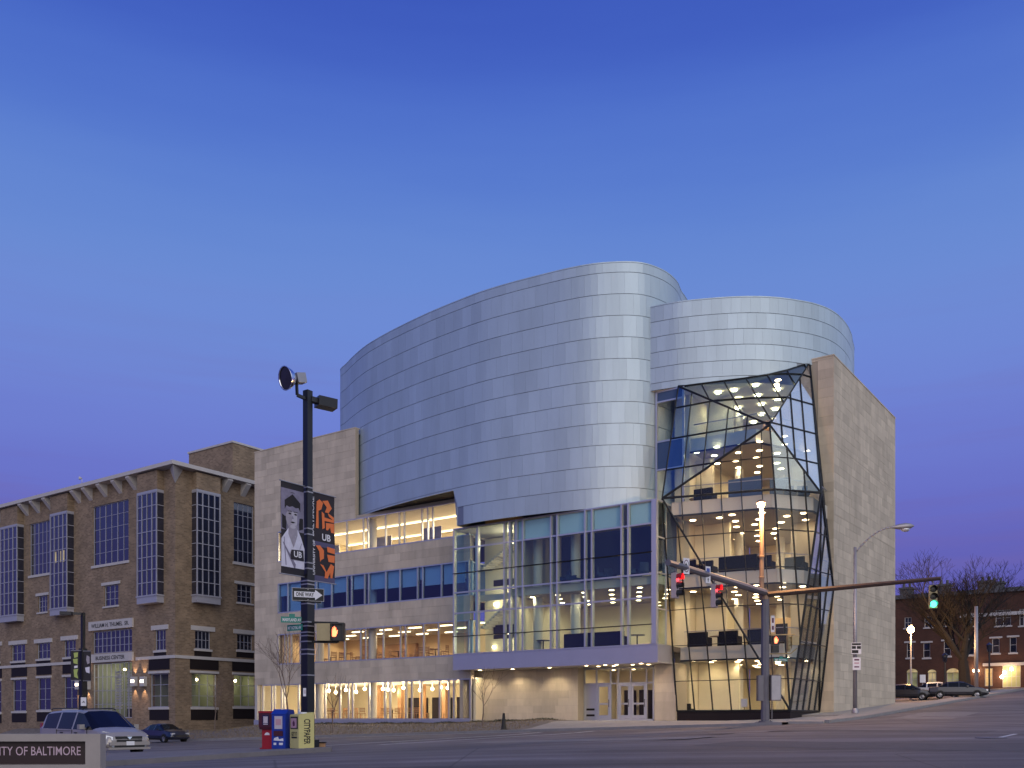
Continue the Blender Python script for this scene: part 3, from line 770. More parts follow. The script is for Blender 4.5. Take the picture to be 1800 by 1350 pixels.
for (p, q, t) in ((A, B_, .14), (B_, C_, .17), (B_, H_, .11), (C_, A, .11), (C_, D_, .17), (D_, E_, .15), (B_, D_, .12), (B_, E_, .11), (C_, P_, .14), (C_, Q_, .16), (D_, Q_, .15), (E_, Q_, .13), (E_, H_, .10), (E_, K_, .10), (K_, H_, .10), (K_, G_, .10), (P_, Q_, .16), (Q_, G_, .14), (E_, G_, .09)):
    b = MB(); b.tube(p, q, t*.42, n=6); b.build('fold_beam', M['steel'], LIB)
b = MB(); b.tube(A+V3((0, -.04, 0)), edge[0]+V3((0, -.04, 0)), .06, n=5)
for p, q in zip(edge, edge[1:]+[H_]): b.tube(p, q, .06, n=5)
b.build('drum_flashing', M['steel'], LIB)
pb = MB()
for p, q in ((P_, Q_), (Q_, G_)):
    pb.add([(p.x, p.y, -.8), (q.x, q.y, -.8), (q.x, q.y, q.z-.06), (p.x, p.y, p.z-.06)], [(0, 1, 2, 3)])
pb.build('atrium_plinth', M['darkpanel'], LIB)
# narrow upright window between the drum and the folded glass
us0 = onv(1153, 780, A.y)[0]
fr = MB(); m = fv(A.y+.1)
for c in (us0, A.x+.3): fr.box(c-.06, c+.06, -.1, .06, 13.5, A.z, m)
for z in (13.56, 16.0, 17.8, 20.35, A.z-.06): fr.box(us0, A.x+.3, -.1, .04, z-.05, z+.05, m)
sv = fr.build('slot_window', M['alu'], LIB)
for z0, z1, pm in ((13.6, 15.95, 'pane'), (17.85, 20.3, 'pane')):
    b = MB(); b.box(us0+.05, A.x+.25, -.03, -.01, z0, z1, m); b.build('pane', M[pm], sv)
for z0, z1 in ((16.05, 17.75), (20.4, A.z-.1)):
    b = MB(); b.box(us0+.05, A.x+.25, -.05, 0, z0, z1, m); b.build('spandrel', M['slate'], sv)
# side closure of the glass box towards the folded glass
cl = MB(); 
for z in (4.6, 6.8, 9.0, 11.2, 13.45): cl.box(-.04, .04, .1, 1.2 if z > 9 else 1.9, z-.04, z+.04)
cl.box(-.05, .05, 1.15, 1.25, 4.6, 13.45)
eb = cl.build('box_end_frame', M['alu'], LIB)
for z0, z1 in zip((4.6, 6.8, 9.0, 11.2), (6.8, 9.0, 11.2, 13.45)):
    b = MB(); b.box(-.012, .012, .12, 1.15, z0+.05, z1-.05); b.build('pane', M['tealpane'], eb)

# atrium storeys
lv = [(.02, [(P_.x+.2, P_.y+.2), (Q_.x-.2, Q_.y+.2), (G_.x-.2, G_.y), (7.2, 15), (.2, 15)]),
      (4.45, [(.55, 2.2), (6.85, 2.8), (7.35, 4.0), (7.6, 7.5), (7.6, 15), (.2, 15)]),
      (8.9, [(.45, 1.75), (6.5, 2.75), (7.6, 4.3), (7.9, 7.5), (7.9, 15), (.2, 15)]),
      (13.35, [(.4, 1.25), (6.2, 2.6), (7.95, 4.9), (7.9, 7.5), (7.9, 15), (.2, 15)]),
      (17.7, [(.7, 3.3), (4.9, 3.5), (6.4, 6.8), (6.6, 7.6), (7.8, 15), (.2, 15)])]
ceilz = [lv[i+1][0]-.75 for i in range(4)]+[A.z-.1]
for i, (z, pts) in enumerate(lv):
    b = MB(); b.prism([(u, v, z-.32) for u, v in pts], (0, 0, .32)); b.build('floor_slab', M['carpet' if i else 'concrete'], LIB)
    if i:
        b = MB(); ins = [(u, v) for u, v in pts]
        b.prism([(u, v, z-.74) for u, v in ins], (0, 0, .415)); b.build('ceiling', M['taupe'], LIB)
        b = MB()
        for (p, q) in zip(pts[:-2], pts[1:-1]): b.bar((p[0], p[1]-.05, z-.34), (q[0], q[1]-.05, z-.34), .08, .80)
        b.build('slab_edge', M['soffit'], LIB)
        b = MB()
        for (p, q) in zip(pts[:-2], pts[1:-1]): b.bar((p[0], p[1]-.08, z-.78), (q[0], q[1]-.08, z-.78), .12, .09)
        b.build('slab_line', M['steel'], LIB)  # dark bar drawn along the foot of each slab edge
        b = MB()
        for (p, q) in zip(pts[:-3], pts[1:-2]):
            b.bar((p[0]+.1, p[1]+.25, z+1.05), (q[0], q[1]+.25, z+1.05), .05, .05)
        b.build('hand_rail', M['galv'], LIB)
bw = MB(); bw.box(.2, 7.9, 14.6, 14.8, 0, A.z); bw.box(7.86, 7.98, 8.0, 14.6, 0, A.z); bw.build('atrium_back_wall', M['cream'], LIB)
bw = MB(); bw.box(-.9, .15, 4.3, 14.6, 0, A.z-.05); bw.build('atrium_core_wall', M['cream'], LIB)
for u, v in ((1.6, 9.0), (5.8, 9.0), (3.4, 12.0)):
    for i in range(5):
        b = MB(); b.tube((u, v, lv[i][0]), (u, v, ceilz[i]), .3, n=14, caps=False); b.build('column', M['soffit'], LIB, smooth=True)
b = MB()
for i in range(1, 4): b.box(3.2, 6.6, 14.35, 14.55, lv[i][0]+.02, lv[i][0]+2.2)
b.build('wood_panel', M['wood'], LIB)
b = MB(); b.box(4.6, 7.6, 14.3, 14.56, 17.72, 20.2); b.build('wood_panel', M['wood'], LIB)
for i in range(5):
    for a in range(5):
        for c in range(6):
            u = .9+a*1.45+rnd.uniform(-.25, .25)+(.7 if c % 2 else 0); v = 3.3+c*1.8+rnd.uniform(-.3, .3)
            if i == 4 and (u > 6.3 or v < 4.4): continue
            if u > 7.4: continue
            downlight(u, v, ceilz[i], 60, r=.19)
for i, (a0, a1, v_, mt_) in enumerate(((.2, 3.0, 5.6, 'cream'), (.2, 2.3, 5.2, 'cream'), (.2, 2.6, 5.0, 'cream'), (.2, 1.4, 5.2, 'cream'), (.6, 2.4, 6.0, 'cream'))):
    b = MB(); b.box(a0, a1, v_, v_+.2, lv[i][0], ceilz[i]); b.build('inner_wall', M[mt_], LIB)
for i, a0, a1, v_, z0, z1, mt_, nm in ((0, 3.6, 4.7, 13.9, 0, 2.2, 'wood', 'inner_door'), (0, 5.2, 7.0, 13.5, 0, 2.6, 'tan', 'inner_wall'), (1, 3.0, 7.4, 11.2, 0, 2.5, 'tan', 'wood_screen'), (1, 3.4, 4.2, 11.1, .1, 2.1, 'darkpanel', 'inner_door'), (1, 5.4, 6.4, 11.1, .5, 2.0, 'slate', 'wall_panel'),
        (2, 3.2, 5.0, 12.2, 0, 2.6, 'cream', 'inner_wall'), (2, 5.6, 7.2, 10.4, .9, 2.2, 'darkpanel', 'wall_panel'), (3, 3.6, 5.2, 9.4, 0, 2.7, 'slate', 'inner_wall'), (3, 5.6, 7.6, 9.8, 0, 2.8, 'tan', 'inner_wall'), (4, 3.2, 4.2, 9.2, 0, 2.3, 'wood', 'inner_door'), (4, 4.6, 6.2, 10.5, 0, 2.6, 'cream', 'inner_wall')):
    b = MB(); b.box(a0, a1, v_, v_+.12, lv[i][0]+z0, lv[i][0]+z1); b.build(nm, M[mt_], LIB)
for i in (1, 2, 3):
    pts = lv[i][1]; b = MB()
    for (p, q) in zip(pts[:3], pts[1:4]): b.quad((p[0]+.1, p[1]+.25, lv[i][0]+.05), (q[0]+.1, q[1]+.25, lv[i][0]+.05), (q[0]+.1, q[1]+.25, lv[i][0]+1.0), (p[0]+.1, p[1]+.25, lv[i][0]+1.0))
    b.build('rail_glass', M['pane'], LIB)
# ------------------------------------------------------------------ the glass box over the entrance
PX = [840, 887, 897, 908, 919.5, 969, 980, 1029, 1041, 1093, 1105]
cuts = [onv(p, 1040, 0)[0] for p in PX]
zl = [4.66, 5.85, 7.5, 8.95, 10.3, 12.04, 13.42]
m = fv(0); fr = MB(); fr.box(UP, 0, -.15, .05, 13.42, 13.5, m)
CW = fr.build('curtain_wall', M['alu'], LIB)
fr = MB(); fr.box(UP, 0, -.15, .05, 4.58, 4.66, m); fr.build('sill_rail', M['alu'], CW)
allc = [UP+.08]+cuts+[-.18]
for k, c in enumerate(allc):
    hw = .17 if k == len(allc)-1 else .055
    b = MB(); b.box(c-hw, c+hw, -.2, .09, 4.66, 13.42, m); b.build('mullion', M['alu'], CW)
for z in zl[1:-1]:
    dk = z in (5.85, 10.3); b = MB(); hh = .025 if dk else .05
    b.box(UP, -.3, -.1, .11 if dk else .06, z-hh, z+hh, m); b.build('transom', M['steel' if dk else 'alu'], CW)
for c, d in zip(allc, allc[1:]):
    for z0, z1 in zip(zl, zl[1:]):
        if d-c < .15: continue
        b = MB(); b.box(c+.05, d-.05, -.04, -.02, z0+.03, z1-.03, m); b.build('pane', M['tealpane'], CW)
# left cheek of the glass box
b = MB(); b.box(UP-.03, UP+.03, .02, VS, 4.66, 13.42); b.build('pane', M['tealpane'], CW)
tr = MB(); tr.box(UP, .0, .06, 9, 13.36, 13.48); tr.build('box_roof', M['soffit'], LIB)
fa = MB(); fa.box(UP-.02, .05, -.02, .2, 3.5, 4.6); fa.box(-.15, .05, .2, 2.1, 3.5, 4.6); fa.build('canopy_fascia', M['fascia'], LIB)
sf = MB(); sf.box(UP, -.15, .2, 4.4, 3.52, 3.62); sf.build('canopy_soffit', M['soffit'], LIB)
for px, py in ((815, 1178), (844, 1178), (901, 1175), (966, 1172)):
    u, v, z = onv(px, 1172, 1.5); downlight(u, v, 3.52, 170, r=.13)
for px, v in ((1031, .9), (1052, 2.0), (1064, .9), (1079, 2.2), (1084, 1.0), (1112, 1.6), (1127, .8), (1140, 2.0)):
    u = onv(px, 1172, v)[0]; downlight(u, v, 3.52, 60, r=.12)
# rooms in the glass box
UM = cuts[2]
fl = MB(); fl.box(UM, -.02, .22, 9, 8.35, 8.88); fl.build('floor_slab', M['taupe'], LIB)
fl = MB(); fl.box(UP+.2, -.02, .2, 9, 4.3, 4.6); fl.build('floor_slab', M['carpet'], LIB)
b = MB(); b.box(UM, -1.0, 8.8, 9, 4.6, 8.35); b.build('room_wall', M['cream'], LIB)
b = MB(); b.box(UM, -.9, 6.2, 6.4, 10.15, 13.3); b.box(UM, -7.0, 6.2, 6.4, 8.9, 10.15); b.box(-5.6, -4.4, 6.2, 6.4, 8.9, 10.15); b.box(-2.6, -2.2, 6.2, 6.4, 8.9, 10.15); b.box(-.95, -.75, 2.6, 6.2, 8.9, 13.3); b.build('meeting_room_wall', M['slate'], LIB)
b = MB(); b.box(UM, -.75, 8.8, 9, 8.9, 13.3); b.build('corridor_wall', M['cream'], LIB)
for u in (-6.5, -4, -1.8): downlight(u, 7.6, 13.2, 130, r=.15)
b = MB(); b.box(UP+.05, UM, 3.6, 3.8, 4.6, 13.3); b.build('stair_wall', M['cream'], LIB)
for z0, z1 in ((5.9, 6.9), (9.75, 10.2)): b = MB(); b.box(UP+.9, UM-1.3, 3.55, 3.6, z0, z1); b.build('dark_opening_panel', M['darkpanel'], LIB)  # flat dark panels on the wall stand in for two dark openings
b = MB(); b.box(UP+.3, UP+.55, 1.5, 1.6, 4.6, 13.3); b.box(UP+.8, UP+.95, 1.5, 1.6, 4.6, 13.3); b.build('return_reflection', M['shade'], LIB)  # pale blue strips stand in for reflections in the box's glass return
b = MB(); b.box(UM-.05, UM+.15, .5, 8.8, 4.6, 13.3); b.build('partition_wall', M['cream'], LIB)
st = MB()
for k in range(12): st.box(UP+.6+k*.24, UP+.86+k*.24, 2.4, 3.5, 6.6+k*.17, 6.78+k*.17)
for k in range(12): st.box(UP+.6+k*.24, UP+.86+k*.24, 2.4, 3.5, 10.9+k*.14, 11.05+k*.14)
st.box(UP+.1, UP+3.6, 2.35, 2.4, 8.55, 9.0); st.build('staircase', M['soffit'], LIB)
for z0, h in ((12.06, 1.32),):
    for c, d in zip(allc[4:], allc[5:]):
        if d-c < .5: continue
        b = MB(); b.box(c+.08, d-.08, .14, .16, z0, z0+h); b.build('roller_shade', M['shade'], LIB)
b = MB(); b.box(UM+.3, -.3, .2, .26, 8.95, 8.97); b.build('sill_trim', M['alu'], LIB)
for u in (UM+1.2, UM+4.2):
    for z0, z1 in ((4.62, 8.33), (8.9, 13.3)):
        b = MB(); b.tube((u, 1.6, z0), (u, 1.6, z1), .33, n=14, caps=False); b.build('column', M['soffit'], LIB, smooth=True)
for a in range(5):
    for c in range(4):
        u = UM+1.0+a*2.05+(1 if c % 2 else 0); v = 1.2+c*1.9
        if u < -.8: downlight(u, v, 8.35, 100, r=.17)
lamp('stair_bay_glow', 'POINT', (UP+2.6, 2.6, 8.75), 130, CREAMLIGHT, LIB, .15)
b = MB(); b.sphere((UP+1.2, 3.45, 8.4), .16, 8, 5); b.build('wall_light', M['globe'], LIB)
b = MB(); b.sphere((UP+1.0, 3.45, 5.3), .12, 8, 5); b.build('wall_light', M['globe'], LIB)
lamp('stair_bay_glow', 'POINT', (UP+3.0, 2.6, 5.5), 90, CREAMLIGHT, LIB, .15)
lamp('stair_bay_glow', 'POINT', (UP+3.4, 2.4, 12.6), 150, CREAMLIGHT, LIB, .15)  # high in the stair bay, no wall globe modelled for this one
# recessed entrance: lit stone wall, doors, pier
VW = 2.6; VD = 3.4
u0, u1 = onv(830, 1200, VW)[0], onv(1016, 1200, VW)[0]
b = MB(); b.box(u0, u1, VW, VW+.4, -.2, 3.52); b.box(u0-.05, u0+.25, VS, VW, -.2, 3.52); b.box(u1-.2, u1, VW+.4, VD+.2, -.2, 3.52); b.build('entrance_wall', M['joint'], LIB)
lay(fv(VW), u0+.25, u1, -.05, 3.5, .5, .9, 1.9)
d0, d1 = onv(1018, 1200, VD)[0], onv(1149, 1200, VD)[0]
u2, u3 = onv(1150, 1200, 2.0)[0], onv(1187, 1200, 2.0)[0]
b = MB(); b.box(u2, u3, 2.05, VD+.3, -.2, 3.5); b.build('entrance_pier', M['joint'], LIB); lay(fv(2.05), u2, u3, -.05, 3.5, .6, 3, 4)
m = fv(VD); fr = MB(); dz = 2.42
fr.box(d0, d1, -.06, .06, dz-.05, dz+.05, m); fr.box(d0, d1, -.06, .06, 3.40, 3.5, m); fr.box(d0, d1, -.06, .06, -.06, .05, m)
dcut = [onv(p, 1200, VD)[0] for p in (1018, 1028, 1049, 1074, 1087, 1109, 1137, 1149)]
for c in dcut: fr.box(c-.05, c+.05, -.06, .06, .05, 3.4, m)
EN = fr.build('entrance_screen', M['alu'], LIB)
for k, (c, d) in enumerate(zip(dcut, dcut[1:])):
    b = MB(); b.box(c+.05, d-.05, -.012, .012, dz+.05, 3.4, m); b.build('transom_pane', M['pane'], EN)
    if k == 1:
        b = MB(); b.box(c+.05, d-.05, -.03, .03, .05, dz-.05, m); b.build('vent_panel', M['alu'], EN)
        b = MB(); b.box(c+.15, d-.15, .03, .045, .22, .36, m); b.box(c+.15, d-.15, .03, .045, .62, .76, m); b.build('vent', M['darkpanel'], EN)
    elif k in (2, 4, 5):
        dr = MB(); dr.box(c+.06, c+.2, -.03, .03, .06, dz-.06, m); dr.box(d-.2, d-.06, -.03, .03, .06, dz-.06, m)
        dr.box(c+.2, d-.2, -.03, .03, .06, .3, m); dr.box(c+.2, d-.2, -.03, .03, dz-.2, dz-.06, m); dr.box(c+.2, d-.2, -.03, .03, 1.0, 1.12, m)
        dd = dr.build('door', M['alu'], LIB)
        b = MB(); b.box(c+.19, d-.19, -.01, .01, .29, dz-.19, m); b.build('door_glass', M['pane'], dd)
        b = MB(); b.tube(m((d-.13, .08, .85)), m((d-.13, .08, 1.35)), .02, n=6); b.tube(m((d-.13, .02, .88)), m((d-.13, .08, .88)), .015, n=5); b.tube(m((d-.13, .02, 1.32)), m((d-.13, .08, 1.32)), .015, n=5); b.build('handle', M['steel'], dd)
    else:
        b = MB(); b.box(c+.05, d-.05, -.012, .012, .05, dz-.05, m); b.build('pane', M['pane'], EN)
room(d0, d1, VD+.1, 8.5, .0, 3.5, 'cream', 'concrete')
for u in (d0+1, d0+2.6, d0+4.2):
    for v in (4.6, 6.4): downlight(u, v, 3.5, 50)
b = MB(); b.box(d0+1.2, d0+1.8, 7.6, 8.3, 0, 2.1); b.box(d0+2.4, d0+3.1, 7.6, 8.3, 0, 2.1); b.build('inner_door', M['darkpanel'], LIB)

# ------------------------------------------------------------------ the tall stone slab on the side street
VF = 7.76; US = onv(1465, 625, VF)[0]; VB = onu(1573, 735, US)[1]
hs = onv(1465, 625, VF)[2]
b = MB(); b.box(5.6, US, VF, VF+.3, -.6, hs); b.box(US-.3, US, VF+.3, VB, -.6, hs); b.box(-2, US, VB-.3, VB-.001, -.6, hs); b.build('stone_slab', M['joint'], LIB)
lay(fv(VF), 5.62, US+.02, H_.z, hs, .6, .9, 1.7); lay(fv(VF), G_.x-.1, US+.02, .0, H_.z, .6, .9, 1.7)
lay(fu(US), VF-.02, VB, .0, hs, .52, .9, 1.8)
b = MB(); b.box(5.6, US+.06, VF-.06, VF+.35, hs, hs+.08); b.box(US-.3, US+.06, VF+.35, VB, hs, hs+.08); b.build('coping', M['stone'], LIB)
for dz_, v0, z0, v1 in ((0, VF, 12.9, VB), (0, VF, 8.6, VB), (0, VF, 4.3, VB), (0, VF, 17.3, VB)):
    b = MB(); b.box(v0, v1, .028, .038, z0-.012, z0+.012, fu(US)); b.build('shadow_joint', M['joint'], LIB)
# cut stones and metal panels: the largest of them one by one, the rest joined
stones.sort(key=lambda t: -t[0])
for _, bx in stones[:300]: bx.build('stone', M['stone'], sw)
rest = MB()
for _, bx in stones[300:]: rest.add(bx.v, bx.f)
tag(rest.build('stone_field', M['stone'], sw), kind='stuff')
panels.sort(key=lambda t: -t[0])
for _, bx, sk in panels[:300]: bx.build('metal_panel', M['zinc'], sk)
for sk in (S1, S2):
    rest = MB()
    for _, bx, s_ in panels[300:]:
        if s_ is sk: rest.add(bx.v, bx.f)
    tag(rest.build('metal_panel_field', M['zinc'], sk), kind='stuff')
print('stones', len(stones), 'panels', len(panels))

# ------------------------------------------------------------------ furniture seen through the glass
def chair_mesh(mb, s=1.0):
    for x in (-.2, .2):
        for y in (-.2, .2): mb.box(x-.02, x+.02, y-.02, y+.02, 0, .44 if y < 0 else .92)
    mb.box(-.23, .23, -.23, .23, .43, .48)
    for z in (.58, .70, .82): mb.box(-.18, .18, .19, .215, z, z+.07)
    return mb
def arm_chair(mb):
    mb.box(-.3, .3, -.28, .3, .38, .50); mb.box(-.3, .3, .26, .36, .50, 1.05); mb.box(-.36, -.3, -.25, .28, .38, .66); mb.box(.3, .36, -.25, .28, .38, .66)
    mb.tube((0, 0, .06), (0, 0, .38), .04, n=6)
    for k in range(5):
        t = k*1.2566; mb.bar((0, 0, .06), (math.cos(t)*.3, math.sin(t)*.3, .04), .05, .04)
    return mb
ORD = ['first', 'second', 'third', 'fourth', 'fifth', 'sixth', 'seventh', 'eighth', 'ninth', 'tenth', 'eleventh', 'twelfth', 'thirteenth', 'fourteenth', 'fifteenth']
def place(proto, u, v, z, rz, label=None):
    o = proto if not proto.get('used') else copy_tree(proto)
    proto['used'] = 1
    o.location = W(u, v, z); o.rotation_euler = (0, 0, TH+rz)
    if label: o['label'] = label
    return o
ch = tag(chair_mesh(MB()).build('wooden_chair', M['wood']), 'brown wooden chair behind the second floor windows', 'chair', 'wooden chairs on the second floor')
for k, px in enumerate((574, 586, 602, 622, 632, 641, 668, 690, 708, 726, 737, 748, 757, 782)): 
    v = rnd.choice((2.3, 2.9, 3.5)); place(ch, onv(px, 1130, v)[0], v, 4.62, rnd.uniform(0, 6.28), 'brown wooden chair behind the second floor windows, %s from the left' % ORD[k])
ch2 = tag(chair_mesh(MB()).build('cafe_chair', M['wood']), 'brown cafe chair behind the ground floor windows', 'chair', 'cafe chairs on the ground floor')
for k, px in enumerate((580, 588, 603, 611, 622, 631, 638, 672, 684, 696, 707, 718, 730, 748, 778)):
    v = rnd.choice((2.4, 3.2, 4.2)); place(ch2, onv(px, 1240, v)[0], v, .03, rnd.uniform(0, 6.28), 'brown cafe chair behind the ground floor windows, %s from the left' % ORD[k])
def table(name, label, grp, u, v, z, mt):
    r = empty(name, W(u, v, z), TH, label, 'table', grp)
    b = MB(); b.lathe((0, 0, .72), (0, 0, 1), [(0, .01), (0, .5), (.035, .5), (.035, .01)], 14); b.build('table_top', M[mt], r)
    b = MB(); b.tube((0, 0, .04), (0, 0, .72), .045, n=8); b.build('pedestal', M['steel'], r)
    b = MB(); b.lathe((0, 0, 0), (0, 0, 1), [(0, .3), (.03, .28), (.05, .05)], 10); b.build('foot', M['steel'], r)
for k, (px, v) in enumerate(((608, 2.8), (660, 3.4), (700, 3.0), (765, 3.2))): table('round_table', 'round wooden table behind the second floor windows, %s from the left' % ORD[k], 'tables on the second floor', onv(px, 1130, v)[0], v, 4.62, 'wood')
for k, (px, v) in enumerate(((584, 3.0), (616, 3.6), (690, 3.0), (724, 3.8))): table('cafe_table', 'round cafe table behind the ground floor windows, %s from the left' % ORD[k], 'cafe tables on the ground floor', onv(px, 1240, v)[0], v, .03, 'wood')
ac = tag(arm_chair(MB()).build('office_chair', M['navychair']), 'dark office chair in the upper room of the glass box', 'chair', 'office chairs in the upper glass room')
for k, (px, v) in enumerate(((995, 1.3), (1012, 1.5), (1035, 2.2), (1055, 1.4), (1072, 2.0), (1112, 1.3), (1128, 1.5))): place(ac, onv(px, 1000, v)[0], v, 8.89, rnd.uniform(0, 6.28), 'dark office chair in the upper room of the glass box, %s from the left' % ORD[k])
def sofa(name, label, u, v, z, w_, rz=0, mt='black', grp=None):
    r = empty(name, W(u, v, z), TH+rz, label, 'sofa', grp)
    b = MB(); b.box(-w_/2, w_/2, -.42, .42, .10, .42); b.build('seat', M[mt], r)
    b = MB(); b.box(-w_/2, w_/2, -.42, -.22, .42, 1.0); b.build('backrest', M[mt], r)
    for s in (-1, 1):
        b = MB(); b.box(min(s*w_/2, s*(w_/2-.16)), max(s*w_/2, s*(w_/2-.16)), -.215, .42, .42, .68); b.build('arm', M[mt], r)
    for x in (-w_/2+.1, w_/2-.1):
        for y in (-.35, .35):
            b = MB(); b.box(x-.03, x+.03, y-.03, y+.03, 0, .10); b.build('leg', M['steel'], r)
u = onv(1021, 1120, .9)[0]; sofa('black_sofa', 'black sofa in the lower glass box room, nearer to the column', u, .9, 4.61, 2.1)
u = onv(1074, 1120, .9)[0]; sofa('black_sofa', 'black sofa in the lower glass box room, nearer to the folded glass corner', u, .9, 4.61, 2.2)
u = onv(1120, 1120, 1.2)[0]; table('side_table', 'dark round table beside the black sofas in the glass box', None, u, 1.2, 4.61, 'steel')
u = onv(955, 1120, 1.2)[0]; table('side_table', 'small dark table by the column in the glass box', None, u, 1.2, 4.61, 'steel')
u = onv(1230, 1125, 3.2)[0]; sofa('black_armchair', 'round black armchair on the second floor of the glass corner', u, 3.2, 4.47, 1.3)
u = onv(1284, 1115, 3.4)[0]; sofa('black_armchair', 'square black armchair beside the slanted brace on the second floor', u, 3.4, 4.47, 1.2)
u = onv(1335, 1115, 3.4)[0]; sofa('black_armchair', 'black armchair half behind the signal post on the second floor', u, 3.4, 4.47, 1.2)
u = onv(1300, 990, 2.7)[0]; sofa('black_bench', 'long black bench with a high back on the third floor of the glass corner', u, 2.75, 8.92, 2.4)
u = onv(1400, 985, 5.2)[0]; sofa('black_bench', 'short black bench on the third floor near the folded edge', u, 5.2, 8.92, 1.2)
for k, (px, py, v, zf, w_, lb) in enumerate(((1215, 985, 2.6, 8.92, .9, 'low black armchair at the left end of the third floor glass'), (1245, 985, 3.4, 8.92, .9, 'low black armchair between the left end and the long bench on the third floor'), (1345, 985, 3.6, 8.92, 1.0, 'black armchair behind the orange lamp column on the third floor'), (1240, 850, 3.0, 13.37, 1.2, 'black armchair on the fourth floor left of the grey display board'), (1205, 1235, 4.2, .03, 1.0, 'black lobby armchair at the left of the ground floor glass'))):
    u = onv(px, py, v)[0]; sofa('black_armchair', lb, u, v, zf, w_)
for k, (px, v, zf, lb) in enumerate(((1262, 3.6, 4.47, 'low round table between the black armchairs on the second floor'), (1228, 3.0, 8.92, 'small round table by the armchairs on the third floor'), (1225, 4.0, 13.37, 'small round table at the left of the fourth floor'))):
    table('side_table', lb, None, onv(px, 1000, v)[0], v, zf, 'wood')
r = empty('display_screen', W(onv(1310, 835, 4.2)[0], 4.2, 13.36), TH, 'grey display board on legs behind the fourth floor glass', 'display board')
b = MB(); b.box(-1.1, 1.1, -.03, .03, .35, 1.7); b.build('board', M['slate'], r)
for x in (-1, 1):
    b = MB(); b.box(x-.04, x+.04, -.25, .25, 0, .06); b.box(x-.03, x+.03, -.03, .03, .06, .35); b.build('leg', M['steel'], r)
for k, px in enumerate((1388, 1412)):
    v = 5.0+.5*k; u = min(7.4, onv(px, 860, v)[0])
    place(ac, u, v, 13.37, .5, ('dark office chair behind the right fold on the fourth floor', 'dark office chair near the sharp glass tip on the fourth floor')[k])['group'] = 'office chairs on the fourth floor'
for k, (px, v, d) in enumerate(((506, 2.6, 1.6), (586, 3.0, 1.4), (675, 3.0, 1.6), (760, 2.8, 1.8))):
    r = empty('desk_screen', W(onv(px, 950, v)[0], v, 13.23), TH, ('grey desk screen at the left end of the top window band', 'grey desk screen beside the banner on the top floor', 'grey desk screen in the middle of the top window band', 'wide grey desk screen near the glass box on the top floor')[k], 'desk screen')
    b = MB(); b.box(-d/2, d/2, -.03, .03, .1, 1.05+.1*k); b.build('panel', M['galv'], r)
    b = MB(); b.box(-d/2, -d/2+.06, -.2, .2, 0, .1); b.box(d/2-.06, d/2, -.2, .2, 0, .1); b.build('foot', M['steel'], r)
r = empty('easel_sign', W(*onv(1308, 1240, 3.2)[:2], .03), TH, 'white notice on a stand in the ground floor lobby', 'sign stand')
b = MB(); b.box(-.2, .2, -.02, .02, .75, 1.25); b.build('notice', M['signwhite'], r)
b = MB(); b.tube((0, .02, 0), (0, .02, .75), .02, n=6); b.build('post', M['steel'], r); b = MB(); b.box(-.15, .15, -.15, .15, 0, .03); b.build('foot', M['steel'], r)

# ================================================================== THE TAN BRICK BUILDING
BU = onv(308, 818, 0)[0]; BV = 0.0
Yc = W(BU, 0)[1]
BR = empty('brick_building', W(BU, 0, 0), TH, 'tan brick business building with tall oriel windows and bracketed cornice', 'building')
OFF = (BU, 0, 0)
mL = fv(0); mR = fu(BU)
def pv(px, py): u, _, z = onv(px, py, 0); return u, z
def pu(px, py): _, v, z = onu(px, py, BU); return v, z
ZR = pv(308, 822)[1]; UEND = pv(-40, 900)[0]-9; VEND = 30
holesL, holesR = [], []
def hole(px0, px1, yt, yb, side='L'):
    f = pv if side == 'L' else pu; c = (px0+px1)/2
    a0, a1 = f(px0, yt)[0], f(px1, yt)[0]; z1 = f(c, yt)[1]; z0 = f(c, yb)[1]
    return (a0, a1, z0, z1)
def holed(m, a0, a1, z0, z1, holes, depth, mb):
    xs = sorted({a0, a1, *[h[0] for h in holes], *[h[1] for h in holes]}); zs = sorted({z0, z1, *[h[2] for h in holes], *[h[3] for h in holes]})
    xs = [x for x in xs if a0 <= x <= a1]; zs = [z for z in zs if z0 <= z <= z1]
    for x0, x1 in zip(xs, xs[1:]):
        run = None
        for y0, y1 in list(zip(zs, zs[1:]))+[(None, None)]:
            solid = y0 is not None and not any(h[0] <= (x0+x1)/2 <= h[1] and h[2] <= (y0+y1)/2 <= h[3] for h in holes)
            if solid: run = (run[0], y1) if run else (y0, y1)
            elif run: mb.quad(m((x0, 0, run[0])), m((x1, 0, run[0])), m((x1, 0, run[1])), m((x0, 0, run[1]))); run = None
    for (h0, h1, g0, g1) in holes:
        for p, q in (((h0, g0), (h1, g0)), ((h1, g0), (h1, g1)), ((h1, g1), (h0, g1)), ((h0, g1), (h0, g0))):
            mb.quad(m((p[0], 0, p[1])), m((q[0], 0, q[1])), m((q[0], -depth, q[1])), m((p[0], -depth, p[1])))
